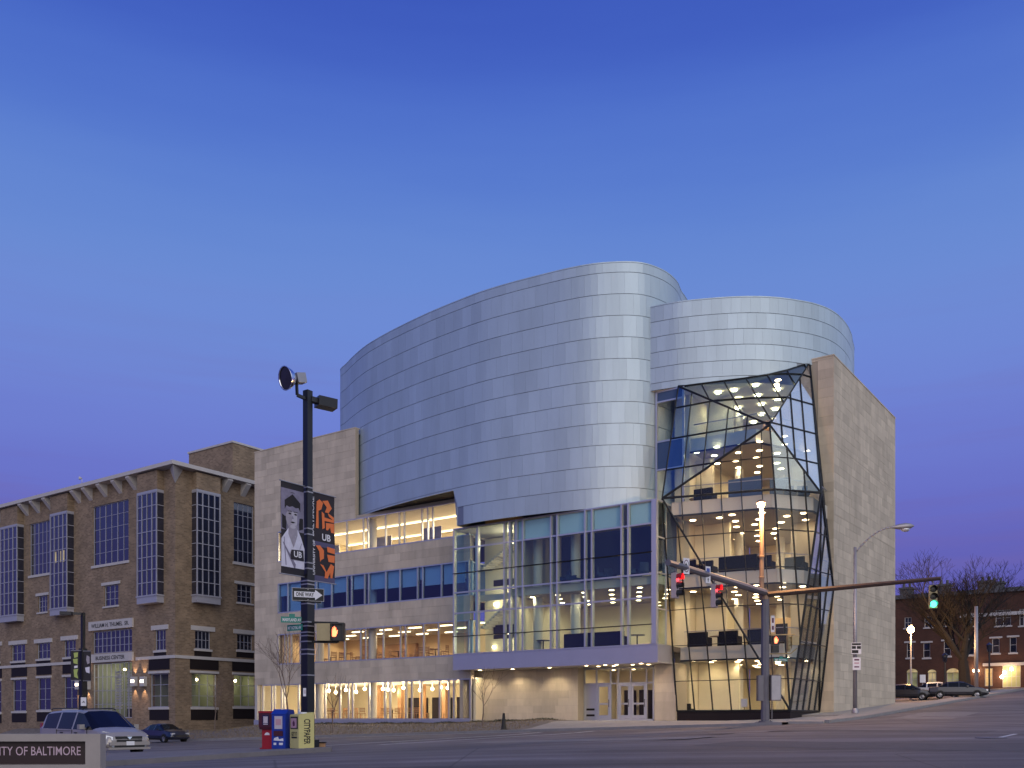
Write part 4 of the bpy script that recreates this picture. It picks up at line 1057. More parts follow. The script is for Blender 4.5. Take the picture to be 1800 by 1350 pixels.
def window(root, off, m, h, nx, nz, pm, fm='winframe', dep=.22, sill=None, lintel=None, single=False, name='window', sw_=.15, fb=.07, mb_=.045):
    a0, a1, z0, z1 = h; fr = MB()
    fr.box(a0, a1, -dep, -dep+.10, z0, z0+fb, m); fr.box(a0, a1, -dep, -dep+.10, z1-fb, z1, m)
    fr.box(a0, a0+fb, -dep, -dep+.10, z0+fb, z1-fb, m); fr.box(a1-fb, a1, -dep, -dep+.10, z0+fb, z1-fb, m)
    for i in range(1, nx):
        x = a0+(a1-a0)*i/nx; ww = mb_*(1.8 if nx >= 5 and i % 2 == 0 else 1); fr.box(x-ww/2, x+ww/2, -dep+.01, -dep+.09, z0+fb, z1-fb, m)
    for j in range(1, nz):
        z = z0+(z1-z0)*j/nz; fr.box(a0+fb, a1-fb, -dep+.02, -dep+.085, z-mb_/2, z+mb_/2, m)
    o = fr.build(name, M[fm], root, off)
    if single:
        b = MB(); b.box(a0, a1, -dep+.03, -dep+.05, z0, z1, m); b.build('pane', M[pm], o, off)
    else:
        for i in range(nx):
            for j in range(nz):
                b = MB(); b.box(a0+(a1-a0)*i/nx, a0+(a1-a0)*(i+1)/nx, -dep+.03, -dep+.05+rnd.uniform(0, .004), z0+(z1-z0)*j/nz, z0+(z1-z0)*(j+1)/nz, m)
                b.build('pane', M[pm], o, off)
    if sill: b = MB(); b.box(a0-sw_, a1+sw_, -.05, .10, z0-sill, z0-.002, m); b.build('sill', M['precast'], o, off)
    if lintel: b = MB(); b.box(a0-.75*lintel-.15, a1+.75*lintel+.15, -.05, .09, z1+.002, z1+lintel, m); b.build('lintel', M['precast'], o, off)
    return o
wl = []
bigL = [hole(163, 226, 884, 990), hole(52, 94, 917, 1009), hole(-26, 8, 934, 1025)]
smallL = [hole(183, 208, 1028, 1065), hole(67, 83, 1047, 1076)]
rowL = [hole(20, 44, 1133, 1162), hole(65, 88, 1130, 1158), hole(112, 133, 1125, 1155), hole(272, 291, 1107, 1143), hole(-24, 0, 1136, 1164)]
doorL = [hole(163, 232, 1108, 1147), hole(163, 232, 1165, 1262)]
gndL = [hole(22, 46, 1195, 1250), hole(66, 89, 1192, 1248), hole(112, 136, 1190, 1246), hole(264, 296, 1184, 1243), hole(-24, 2, 1198, 1252)]
bigR = [hole(411, 446, 886, 990, 'R')]; smallR = [hole(417, 443, 1028, 1060, 'R')]
rowR = [hole(343, 370, 1109, 1141, 'R'), hole(417, 444, 1115, 1143, 'R')]
gndR = [hole(337, 381, 1184, 1243, 'R'), hole(411, 452, 1187, 1242, 'R')]
pvR = 0
b = MB()
holed(mL, UEND, BU, -1.8, ZR, bigL+smallL+rowL+doorL+gndL, .5, b)
holed(mR, 0, VEND, -1.8, ZR, bigR+smallR+rowR+gndR, .5, b)
b.box(UEND, UEND+.2, .6, VEND, -1.8, ZR); b.box(UEND, BU-.6, VEND-.2, VEND, -1.8, ZR)
BW = b.build('brick_wall', M['tanbrick'], BR, OFF)
for h in bigL: window(BR, OFF, mL, h, 6, 5, 'darkglass', sill=.25)
for h in bigR: window(BR, OFF, mR, h, 4, 5, 'darkglass', sill=.25)
for h in smallL: window(BR, OFF, mL, h, 3, 3, 'darkglass', sill=.16, lintel=.28, single=True)
for h in smallR: window(BR, OFF, mR, h, 3, 3, 'darkglass', sill=.16, lintel=.28, single=True)
for h in rowL: window(BR, OFF, mL, h, 3, 2, 'darkglass', sill=.2, lintel=.42, single=True)
for h in rowR: window(BR, OFF, mR, h, 4, 2, 'darkglass', sill=.2, lintel=.42, single=True)
for k, h in enumerate(gndL): window(BR, OFF, mL, h, 2, 3, 'pane' if k == 3 else 'darkglass', sill=.22, single=True)
for h in gndR: window(BR, OFF, mR, h, 3, 3, 'pane', sill=.22, single=True)
window(BR, OFF, mL, doorL[0], 9, 3, 'darkglass', single=True)
window(BR, OFF, mL, doorL[1], 9, 4, 'pane', single=True, name='entrance_glazing')
def litroom(h, m_, dep, pw, face, nglobe=1):
    a0, a1, z0, z1 = h; b = MB()
    b.box(a0-.3, a1+.3, -dep-.1, -dep, z0-.8, z1+.3, m_); b.box(a0-.4, a0-.3, -dep, -.51, z0-.8, z1+.3, m_); b.box(a1+.3, a1+.4, -dep, -.51, z0-.8, z1+.3, m_)
    b.box(a0-.3, a1+.3, -dep, -.51, z1+.3, z1+.4, m_); b.box(a0-.3, a1+.3, -dep, -.51, z0-.9, z0-.8, m_); b.build('lit_room', M['greenwall'], BR, OFF)
    b = MB(); b.box(a0+.1, a0+(a1-a0)*.45, -dep+.02, -dep+.3, z0-.8, z0+1.0, m_); b.build('cupboard', M['darkpanel'], BR, OFF)
    for k in range(nglobe):
        a = a0+(a1-a0)*(k+1)/(nglobe+1); p = m_((a, -dep*.6, z1-.5)); b = MB(); b.sphere(p, .13, 8, 5); b.build('room_lamp', M['globe'], BR, OFF)
        lamp('room_lamp_glow', 'POINT', (p[0]-OFF[0], p[1], p[2]-.3), pw, (1, .96, .70), BR, .1)
litroom(gndL[3], mL, 2.6, 42, 'L'); litroom(gndR[0], mR, 3.0, 22, 'R', 2); litroom(gndR[1], mR, 2.6, 34, 'R'); litroom(doorL[1], mL, 4.0, 50, 'L', 3)
# two stacks of pale slats for the lit blinds of the entrance hall
b = MB(); h = doorL[1]
for k in range(14):
    for q in (0, 1): b.box(h[0]+2.1+q*1.9, h[0]+3.2+q*1.9, -1.2, -1.15, h[2]+.9+k*.27, h[2]+1.06+k*.27, mL)
o = b.build('slat_stack', M['precast'], BR, OFF); o['kind'] = 'stuff'
# dark panels over and under the ground floor windows, and under the row above
b = MB()
for hs_, m_ in ((gndL, mL), (gndR, mR)):
    for a0, a1, z0, z1 in hs_:
        for q in ((a0-.2, a1+.2, z1+.35, z1+1.45), (a0-.1, a1+.1, z0-1.2, z0-.24)): b = MB(); b.box(q[0], q[1], -.01, .03, q[2], q[3], m_); b.build('dark_panel', M['darkpanel'], BR, OFF)
for hs_, m_ in ((rowL, mL), (rowR, mR)):
    for a0, a1, z0, z1 in hs_: b = MB(); b.box(a0-.1, a1+.1, -.01, .03, z0-.72, z0-.22, m_); b.build('dark_panel', M['darkpanel'], BR, OFF)
b = MB()
for hs_, m_ in ((gndL, mL), (gndR, mR)):
    for a0, a1, z0, z1 in hs_: b.box(a0-.2, a1+.2, -.02, .1, z1+.02, z1+.24, m_)
zb = pv(305, 1154)[1]; xe = pv(240, 1154)[0]; xs_ = pv(158, 1163)[0]
b.box(UEND, xs_, -.02, .10, zb-.14, zb+.14, mL); b.box(xe, BU+.10, -.02, .10, zb-.14, zb+.14, mL); b.box(0, VEND, .0, .101, zb-.14, zb+.14, mR)
b.build('string_course', M['precast'], BR, OFF)
# sign boards with their lettering
for (px0, px1, yt, yb, s) in ((158, 235, 1090, 1106, 'WILLIAM H. THUMEL  SR.'), (158, 235, 1148.5, 1163.5, 'BUSINESS CENTER')):
    a0, a1, z0, z1 = hole(px0, px1, yt, yb); o = MB().box(a0, a1, -.05, .16, z0, z1, mL).build('sign_board', M['precast'], BR, OFF)
    text('lettering', s, (z1-z0)*.62, mL(((a0+a1)/2, .165, (z0+z1)/2-.02)), (1, 0, 0), (0, 0, 1), M['ink'], o, OFF, width=(a1-a0)*(.86 if 'SR' in s else .66))
# oriel windows
def oriel(px0, px1, yt, yb, side='L', lit=False):
    m_ = mL if side == 'L' else mR; a0, a1, z0, z1 = hole(px0, px1, yt, yb, side); d = .75
    b = MB(); nx, nz = (4, 8)
    b.box(a0, a1, 0, d, z0-.3, z0+.3, m_); b.box(a0-.08, a1+.08, 0, d+.06, z0+.3, z0+.42, m_); b.box(a0, a1, 0, d, z1-.25, z1, m_)
    for i in range(nx+1):
        x = a0+(a1-a0)*i/nx; hw = .06 if i in (0, nx) else .045 if i in (1, 3) else .025; x = min(max(x, a0+hw), a1-hw); b.box(x-hw, x+hw, d-.07, d+.01, z0+.42, z1-.25, m_)
    for j in range(nz+1):
        z = z0+.42+(z1-.25-z0-.42)*j/nz; b.box(a0, a1, d-.06, d, z-.035, z+.035, m_)
        for e in (a0, a1-.05): b.box(e, e+.05, 0, d, z-.03, z+.03, m_)
    o = b.build('oriel_window', M['winframe'], BR, OFF)
    g = MB(); g.box(a0+.02, a1-.02, .0, d-.05, z0+.42, z1-.26, m_); g.build('pane', M['darkglass'], o, OFF)
    if lit:
        zz = z0+.42+(z1-z0-.67)*.49; zt = z0+.42+(z1-z0-.67)*.61
        for q in (.33, .62, .80): g = MB(); x = a0+(a1-a0)*q; g.box(x-.1, x+.1, d-.049, d-.044, zz, zt, m_); g.build('lit_pane', M['litglass'], o, OFF)
oriel(253, 288, 866, 1056); oriel(100, 130, 903, 1077, lit=True); oriel(12, 42, 926, 1089); oriel(337, 379, 866, 1056, 'R')
b = MB()                           # brick piers rise over each oriel to the eaves
for px0, px1, yt, sd_ in ((253, 288, 866, 'L'), (100, 130, 903, 'L'), (12, 42, 926, 'L'), (337, 379, 866, 'R')):
    m_ = mL if sd_ == 'L' else mR; a0, a1, _, z1 = hole(px0, px1, yt, yt+10, sd_); b = MB(); b.box(a0, a1, 0, .7, z1, ZR-.1, m_); b.build('oriel_head', M['tanbrick'], BR, OFF)
# eaves: overhanging slab and white brackets
b = MB(); b.box(UEND, BU+1.0, -1.0, 1.0, ZR, ZR+.35, mL); b.box(-.0+1.0, VEND, -1.0, 1.0, ZR, ZR+.35, mR); b.build('eaves', M['precast'], BR, OFF)
b = MB(); b.box(UEND, BU-1.0, 1.0, VEND, ZR-.05, ZR+.2); b.build('roof', M['roof'], BR, OFF)
def bracket(a, m_, w_=.55):
    b = MB(); b.prism([V3(m_((a-w_/2, 0, ZR-.02))), V3(m_((a-w_/2, .9, ZR-.02))), V3(m_((a-w_/2, .9, ZR-.18))), V3(m_((a-w_/2, 0, ZR-1.15)))], V3(m_((a+w_/2, 0, 0)))-V3(m_((a-w_/2, 0, 0)))); b.build('bracket', M['precast'], BR, OFF)
for px in (238, 212, 186, 160, 140, 90, 68, 48, 2, -14): bracket(pv(px, 850)[0], mL)
for px in (395, 427): bracket(pu(px, 850)[0], mR)
b = MB(); c = BU; q = [V3((c-.9, 0, ZR-.02)), V3((c+.9, -.9, ZR-.02)), V3((c, .9, ZR-.02))]
b.add([(c-.8, -.02, ZR-.02), (c+.9, -.9, ZR-.02), (c+.02, .8, ZR-.02), (c+.02, -.02, ZR-1.4)], [(0, 1, 3), (1, 2, 3), (0, 2, 1)]); b.build('corner_bracket', M['precast'], BR, OFF)
# roof block and small plant boxes
pc = at(409, 778, 98); cu2, cv2 = toUV(pc[0], pc[1]); pz = pc[2]
l2 = onv(332, 800, cv2)[0]
b = MB(); b.box(l2, cu2, cv2, cv2+14, ZR-.5, pz); b.build('roof_block', M['tanbrick'], BR, OFF)
b = MB(); b.box(l2-.1, cu2+.1, cv2-.1, cv2+14, pz, pz+.2); b.build('coping', M['precast'], BR, OFF)
b = MB()
for px in (268, 112, 22): u = pv(px, 830)[0]; b.box(u-1.4, u+1.4, 1.0, 2.2, ZR+.35, ZR+.75)
v = pu(368, 830)[0]; b.box(BU-2, BU-.9, v-1.5, v+1.5, ZR+.35, ZR+.75); b.build('roof_vent', M['winframe'], BR, OFF)
b = MB(); u = pv(134, 860)[0]; b.tube((u, .6, ZR+.3), (u, .6, ZR+1.5), .03, n=5); b.lathe((u, .6, ZR+1.55), (-.8, -.5, .1), [(0, .05), (.25, .18)], 8); b.build('roof_floodlight', M['precast'], BR, OFF)
# sconces by the entrance
for px, py in ((238, 1198), (254.5, 1198), (140, 1204), (156, 1204)):
    u, z = pv(px, py); b = MB(); b.box(u-.35, u+.35, 0, .32, z-.45, z+.45, mL); o = b.build('wall_sconce', M['precast'], BR, OFF)
    b = MB(); b.box(u-.26, u+.26, .322, .33, z-.1, z+.15, mL); b.build('lamp_slot', M['sconce'], o, OFF)
    for s in (1, -1): lamp('sconce_lamp', 'SPOT', (u-BU, -.25, z+s*.5), 130, (1, .62, .34), BR, .05, 70, (0, .12, s))

# ================================================================== RED BRICK ROW ON THE SIDE STREET
VR = 74; RZ = ground(14, VR)
u0r = onv(1560, 1050, VR)[0]-8; u1r = onv(1800, 1040, VR)[0]+30
ztop = onv(1690, 1046, VR)[2]
RW = empty('rowhouse', W(u0r, VR, RZ), TH, 'dark red brick row with arched lit ground floor windows behind the bare tree', 'building')
RO = (u0r, VR, RZ); mW = fv(VR)
def hr(px0, px1, yt, yb): 
    a, c = onv(px0, yt, VR), onv(px1, yt, VR); return (a[0], c[0], onv((px0+px1)/2, yb, VR)[2], onv((px0+px1)/2, yt, VR)[2])
up = [hr(1750, 1777, 1072, 1100), hr(1590, 1602, 1085, 1104), hr(1625, 1638, 1083, 1103), hr(1660, 1674, 1080, 1100), hr(1706, 1720, 1077, 1100), hr(1792, 1806, 1070, 1100)]
mid = [hr(1594, 1605, 1130, 1156), hr(1623, 1635, 1130, 1156), hr(1659, 1671, 1127, 1153), hr(1744, 1757, 1122, 1148), hr(1775, 1787, 1120, 1147), hr(1700, 1712, 1125, 1151)]
gnd = [hr(1594, 1613, 1182, 1208), hr(1631, 1646, 1182, 1208), hr(1664, 1686, 1182, 1208), hr(1731, 1745, 1175, 1206), hr(1762, 1794, 1170, 1208)]
b = MB(); holed(mW, u0r, u1r, RZ-1, ztop, up+mid+gnd, .4, b); b.box(u0r, u1r, VR+.4, VR+.5, RZ-1, ztop); b.box(u0r, u0r+.2, VR+.5, VR+12, RZ-1, ztop); b.box(u1r-.2, u1r, VR+.5, VR+12, RZ-1, ztop)
b.build('brick_wall', M['redbrick'], RW, RO)
b = MB(); b.box(u0r, u1r, -12, .35, ztop, ztop+.5, mW); b.build('cornice', M['roof'], RW, RO)
for h in up: window(RW, RO, mW, h, 2, 2, 'darkglass', sill=.15, single=True, dep=.2, fm='precast')
for h in mid: window(RW, RO, mW, h, 1, 2, 'darkglass', sill=.2, single=True, dep=.2, fm='precast', lintel=.2)
for k, h in enumerate(gnd):
    window(RW, RO, mW, h, (2, 2, 2, 1, 4)[k], 2, 'litglass' if k in (1, 3) else 'greenlit', single=True, dep=.2, fm='precast')
    if k < 3:
        b = MB(); a0, a1, z0, z1 = h; cx_, r_ = (a0+a1)/2, (a1-a0)/2
        pts = [mW((cx_+r_*math.cos(t*math.pi/10), .02, z1+r_*.7*math.sin(t*math.pi/10))) for t in range(11)]
        b.prism(pts, (0, -.03, 0)); b.build('fanlight', M['litglass'], RW, RO)
b = MB(); z = onv(1745, 1080, VR)[2]; b.box(onv(1688, 1080, VR)[0], u1r, -.02, .2, z-.2, z+.2, mW); z = onv(1740, 1168, VR)[2]; b.box(onv(1728, 1168, VR)[0], u1r, -.02, .25, z-.2, z+.15, mW); b.build('string_course', M['precast'], RW, RO)
for px, py in ((1592, 1036), (1658, 1030), (1731, 1024), (1752, 1026)):
    u, _, z = onv(px, py, VR+2); b = MB(); b.box(u-.7, u+.7, VR+2, VR+3.4, ztop+.5, z); b.box(u-.85, u+.85, VR+1.85, VR+3.55, z, z+.25)
    for s in (-.35, .35): b.tube((u+s, VR+2.7, z+.25), (u+s, VR+2.7, z+.8), .16, n=8)
    b.build('chimney', M['roof'], RW, RO)
for px, py in ((1713, 1179), (1718, 1179), (1766, 1182), (1778, 1176), (1761, 1190)):
    u, _, z = onv(px, py, VR-.3); b = MB(); b.sphere((u, VR-.3, z), .2, 8, 5); b.box(u-.04, u+.04, VR-.3, VR-.02, z+.18, z+.24); b.build('porch_light', M['globe'], RW, RO)
    lamp('porch_lamp', 'POINT', (u-u0r, -1.0, z-RZ), 60, (1, .60, .28), RW, .2)

# ================================================================== BARE TREES
def tree(name, label, x, y, z0, height, rad, seed, levels, m, spread=.55, lean=0, trunk=.3, cat='tree', grp=None):
    R = random.Random(seed); root = empty(name, (x, y, z0), 0, label, cat, grp)
    tk, cr = MB(), MB()
    def grow(p, d, ln, r, lev):
        seg = 3 if lev < 3 else 2; q = p; dd = d
        for k in range(seg):
            dd = (dd+V3((R.uniform(-1, 1), R.uniform(-1, 1), R.uniform(-.3, .7)))*(.10 if lev == 0 else .16)).normalized()
            n = q+dd*ln/seg; r2 = r*(1-.28/seg)
            (tk if lev == 0 else cr).tube(q, n, r, r2, 7 if lev < 2 else 4 if lev < 4 else 3, caps=False)
            q, r = n, r2
            if lev >= 1 and k < seg-1 and R.random() < .75 and lev < levels:
                side_ = V3((R.uniform(-1, 1), R.uniform(-1, 1), R.uniform(-.1, .7))).normalized(); grow(q, (dd+side_*.9).normalized(), ln*.62, max(r*.5, .012), lev+1)
        if lev >= levels: return
        nb = (4 if levels > 4 else 3) if lev == 0 else 2 if R.random() < .55 else 3
        a0 = R.uniform(0, 6.28)
        for k in range(nb):
            a = a0+k*6.283/nb+R.uniform(-.4, .4); s = spread*R.uniform(.7, 1.3)*(1.25 if lev == 0 else 1)*(.3 if k == 0 and lev < 2 else 1)
            nd = (dd+V3((math.cos(a), math.sin(a), .12))*s).normalized()
            grow(q, nd, ln*R.uniform(.62, .82)*(1.25 if lev == 0 else 1), max(r*(.72 if k == 0 else .60), .012), lev+1)
    grow(V3((0, 0, -.05)), V3((lean, 0, 1)).normalized(), height*trunk, rad, 0)
    tk.build('trunk', m, root); cr.build('crown', m, root)
    return root
xt, yt, _ = at(1697, 1215, 90)
tree('bare_tree', 'large bare black tree with spreading limbs in front of the red brick row', xt, yt, groundXY(xt, yt), 18.5, .62, 11, 7, M['bark_dark'], .58, -.02, .18)
for px, yb, yt_, Y, sd_, lb in ((507, 1262, 1112, 74, 3, 'young bare street tree between the newspaper boxes and the stone facade'), (848, 1270, 1172, 62, 5, 'slim bare sapling in front of the lit entrance wall'), (585, 1278, 1182, 69, 8, 'thin bare sapling in front of the cafe windows'), (378, 1284, 1196, 80, 9, 'small pale sapling in front of the brick building corner')):
    x, y, _ = at(px, 1265, Y); u, v = toUV(x, y); z = pave(u, v)+.05
    tree('young_tree', lb, x, y, z, (yb-yt_)/F*Y, .085 if px == 507 else .055, sd_, 4 if px == 507 else 3, M['paleBark'], .5, 0, .36, grp='young trees along the verge')

# ================================================================== STREET FURNITURE
X0 = (Ux, Uy, 0); V0 = (Vx, Vy, 0)
# --- black lamp post with floodlight, box light, banners and signs
bx_, by_, _ = at(541, 1328, 30); bz = groundXY(bx_, by_)+.13
LP = empty('street_lamp', (bx_, by_, bz), 0, 'tall black square lamp post with a floodlight and a box light beside the newspaper boxes', 'street lamp')
def zat(py, Y=30): return (HY-py)/F*Y-bz
b = MB(); zt_ = zat(687)
b.bar((0, 0, .25), (0, 0, zat(1010)), .30, .30, V0); b.bar((0, 0, zat(1010)), (0, 0, zt_), .215, .215, V0); b.build('pole', M['blackmetal'], LP)
b = MB(); b.bar((0, 0, 0), (0, 0, .25), .5, .5, V0); b.build('base', M['blackmetal'], LP)
for py in (858, 866, 930, 940, 990, 1000, 1022, 1028, 1062, 1094, 1101, 1112, 1118, 1128, 1142, 1150, 1187): b = MB(); b.bar((0, 0, zat(py)-.02), (0, 0, zat(py)+.02), .325 if py > 1010 else .24, .325 if py > 1010 else .24, V0); b.build('steel_band', M['galv'], LP)
# box luminaire to the right (away), floodlight to the left (near)
VV = V3(V0); UU = V3(X0); ZZ = V3((0, 0, 1)); DR = V3((.83, .55, 0)).normalized()
b = MB(); b.bar(DR*.1+ZZ*(zt_-.25), DR*.4+ZZ*(zt_-.28), .2, .16); b.bar(DR*.3+ZZ*(zt_-.28), DR*.92+ZZ*(zt_-.3), .42, .30); b.build('box_light', M['blackmetal'], LP)
b = MB(); b.bar(ZZ*(zt_-.28), -DR*.35+ZZ*(zt_-.2), .09, .09); b.bar(-DR*.35+ZZ*(zt_-.2), -DR*.37+ZZ*(zt_+.22), .07, .07, V0); b.build('floodlight_arm', M['blackmetal'], LP)
fd = (-DR*.9+V3((-.1, -.35, -.28))).normalized(); fc = -DR*.36+ZZ*(zt_+.32)
b = MB(); b.bar(fc-fd*.26, fc+fd*.06, .30, .30); b.build('floodlight_housing', M['galv'], LP)
b = MB(); b.lathe(fc, fd, [(.06, .1), (.16, .21), (.28, .30), (.42, .36), (.44, .37), (.43, .345)], 20); b.build('floodlight_reflector', M['reflector'], LP, smooth=True)
b = MB(); b.lathe(fc, fd, [(.40, .345), (.41, .01)], 20); b.build('floodlight_glass', M['darklens'], LP)
# banners hang on arms along the side-street direction; portrait nearest, orange lettering beyond
def banner(name, label, sgn, wd, y0, y1, cat='banner'):
    zt1, zb1_ = zat(y0, 29.6), zat(y1, 29.6); r = empty(name, (bx_, by_, bz), 0, label, cat)
    a, c = VV*sgn*.16, VV*sgn*(.16+wd)
    n = 8; f = MB()
    for (t0, t1) in [(k/n, (k+1)/n) for k in range(n)]:
        z0_, z1_ = zb1_+(zt1-zb1_)*t0, zb1_+(zt1-zb1_)*t1; s0, s1 = .02*math.sin(t0*6), .02*math.sin(t1*6)
        f.quad(a+UU*s0+ZZ*z0_, c+UU*s0+ZZ*z0_, c+UU*s1+ZZ*z1_, a+UU*s1+ZZ*z1_)
    f.build('cloth', M['bannerblack'], r)
    for z in (zt1, zb1_):
        q = MB(); q.tube(VV*sgn*.05+ZZ*z, VV*sgn*(.22+wd)+ZZ*z, .02, n=6); q.build('arm', M['galv'], r)
    def sheet(nm, poly, m, lift):      # flat print on the face towards the camera
        q = MB(); q.poly([VV*sgn*(.16+wd*p[0])-UU*0+ZZ*(zb1_+(zt1-zb1_)*p[1])+FC*lift+UU*.02*math.sin(p[1]*6) for p in poly]); return q.build(nm, m, r)
    return r, sheet, zt1, zb1_
FC = (V3((0, -1, 0))-VV*V3((0, -1, 0)).dot(VV)).normalized()
def oval(cx, cy, rx, ry, n=20, a0=0, a1=6.2832): return [(cx+rx*math.cos(a0+(a1-a0)*k/n), cy+ry*math.sin(a0+(a1-a0)*k/n)) for k in range(n)]
r, sh, z1_, z0_ = banner('portrait_banner', 'black and white banner with a printed portrait of a short-haired person in a pale jacket', -1, .93, 851, 1012)
X = lambda x: 1-x                   # x from the banner's left edge as seen
fl_ = lambda pts: [(X(x), y) for x, y in pts]
sh('print_ground', fl_([(0, .08), (1, .08), (1, .93), (0, .93)]), M['bannergrey'], .006)
sh('print_jacket', fl_([(0, .08), (1, .08), (1, .30), (.86, .42), (.72, .50), (.30, .50), (.10, .42), (0, .38)]), M['blouse'], .009)
sh('print_hair', fl_(oval(.5, .735, .44, .165)), M['hair'], .010)
sh('print_hair', fl_([(.04, .50), (.22, .48), (.25, .72), (.05, .76)]), M['hair'], .0105)
sh('print_hair', fl_([(.78, .50), (.95, .52), (.97, .74), (.76, .72)]), M['hair'], .0105)
sh('print_neck', fl_([(.32, .56), (.70, .56), (.70, .44), (.52, .30), (.30, .44)]), M['skin'], .012)
sh('print_face', fl_(oval(.50, .635, .30, .148)), M['skin'], .014)
sh('print_cheek', fl_(oval(.56, .625, .20, .085)), M['skinlight'], .016)
sh('print_fringe', fl_([(.16, .70), (.24, .745), (.36, .735), (.50, .75), (.64, .735), (.76, .745), (.84, .70), (.84, .80), (.5, .88), (.16, .80)]), M['hair'], .018)
for x in (.38, .63):
    sh('print_eye', fl_(oval(x, .664, .065, .010, 10)), M['hair'], .019); sh('print_brow', fl_([(x-.09, .684), (x+.09, .688), (x+.08, .695), (x-.08, .692)]), M['hair'], .019)
sh('print_nose', fl_([(.49, .652), (.55, .612), (.45, .610)]), M['bannergrey'], .019)
sh('print_shade', fl_([(.70, .74), (.80, .66), (.78, .58), (.66, .515), (.70, .60)]), M['bannergrey'], .017)
sh('print_chin', fl_(oval(.5, .525, .12, .02)), M['skinlight'], .017)
sh('print_fold', fl_([(.10, .40), (.13, .40), (.22, .10), (.18, .10)]), M['bannergrey'], .011)
sh('print_fold', fl_([(.86, .36), (.88, .36), (.80, .29), (.78, .29)]), M['bannergrey'], .011)
sh('print_mouth', fl_([(.38, .572), (.50, .562), (.62, .575), (.50, .583)]), M['hair'], .019)
sh('print_lapel', fl_([(.05, .34), (.08, .345), (.62, .12), (.60, .08), (.55, .08)]), M['bannergrey'], .012)
sh('print_badge', fl_([(.40, .17), (.97, .17), (.93, .285), (.42, .275), (.37, .23)]), M['bannerblack'], .02)
def btext(s, sgn, wd, zt1, zb1_, cx, cy, size, mt, root, rot=False, wid=None, lift=.026):
    o = VV*sgn*(.16+wd*cx)+ZZ*(zb1_+(zt1-zb1_)*cy)+FC*lift+UU*.02*math.sin(cy*6)
    rt = VV if VV.dot(V3((1, 0, 0))) > 0 else -VV
    if rot: text('lettering', s, size, o, ZZ, -rt, M[mt], root, width=wid)
    else: text('lettering', s, size, o, rt, ZZ, M[mt], root, width=wid)
btext('UB', -1, .93, z1_, z0_, X(.68), .228, .26, 'signwhite', r)
r, sh, z1_, z0_ = banner('lettered_banner', 'black and slate banner with broken orange letters and a UB mark', 1, 1.0, 856, 1016)
sh('print_ground', [(0, 0), (1, 0), (1, .45), (0, .45)], M['bannerblue'], .006)
for pts in ([(.18, .60), (.30, .60), (.30, .80), (.42, .82), (.50, .90), (.34, .93), (.22, .90)], [(.46, .92), (.70, .94), (.88, .86), (.74, .80), (.58, .80), (.66, .86)], [(.70, .80), (.98, .76), (.98, .72), (.76, .76)],
            [(.44, .80), (.55, .78), (.56, .74), (.98, .73), (.98, .70), (.56, .70), (.57, .62), (.46, .60)], [(.62, .68), (.98, .69), (.98, .58), (.84, .58), (.80, .64), (.70, .60), (.62, .60)],
            [(.16, .40), (.34, .41), (.50, .36), (.50, .27), (.36, .24), (.34, .22), (.30, .34)], [(.64, .41), (.98, .40), (.98, .34), (.66, .35)], [(.64, .32), (.98, .32), (.96, .24), (.70, .24)],
            [(.34, .20), (.48, .19), (.62, .12), (.80, .22), (.95, .20), (.88, .06), (.80, .06), (.78, .12), (.68, .05), (.54, .05), (.56, .12)]):
    sh('orange_print', pts, M['orangeprint'], .012)
btext('UB', 1, 1.0, z1_, z0_, .60, .505, .30, 'signwhite', r)
btext('BALTIMORE', 1, 1.0, z1_, z0_, .04, .72, .16, 'signwhite', r, True, 1.25)
btext('UNIVERSITY OF', 1, 1.0, z1_, z0_, .06, .26, .12, 'signwhite', r, True, 1.1)
# one-way signs
def oneway(name, label, c, xd, wd, ht, flip=1):
    xd = V3(xd).normalized(); nd = xd.cross(ZZ).normalized(); r = empty(name, c, 0, label, 'road sign')
    p = lambda x, z, d: xd*x*wd+ZZ*z*ht+nd*d
    b = MB(); b.prism([p(-.5, -.5, -.006), p(.5, -.5, -.006), p(.5, .5, -.006), p(-.5, .5, -.006)], nd*.012); b.build('plate', M['ink'], r)
    b = MB()
    for q in ((-.5, -.5, .5, -.47), (-.5, .47, .5, .5), (-.5, -.47, -.488, .47), (.488, -.47, .5, .47)): b.poly([p(q[0], q[1], .008), p(q[2], q[1], .008), p(q[2], q[3], .008), p(q[0], q[3], .008)])
    b.build('border', M['galv'], r)
    b = MB(); b.poly([p(-.43, -.22, .009), p(.22, -.22, .009), p(.22, -.40, .009), p(.45, 0, .009), p(.22, .40, .009), p(.22, .22, .009), p(-.43, .22, .009)]); b.build('arrow', M['signwhite'], r)
    text('lettering', 'ONE WAY', ht*.42, p(-.10, -.01, .010), xd, ZZ, M['ink'], r, width=wd*.56)
    for z in (-.44, .44): b = MB(); b.tube(p(0, z*.9, .006), p(0, z*.9, .014), .015, n=6); b.build('bolt', M['galv'], r)
cz = bz+zat(1044.5, 29.7)
n1 = V3((.93, .37, 0)).normalized(); 
oneway('one_way_sign', 'ONE WAY sign facing the camera on the black lamp post', (bx_+.05, by_-.2, cz), n1, 1.0, .40)
oneway('one_way_sign', 'ONE WAY sign half hidden behind the front one on the lamp post', (bx_-.02, by_-.02, cz-.02), V3((.80, -.60, 0)) if False else V3((.72, .69, 0)), 1.05, .40)
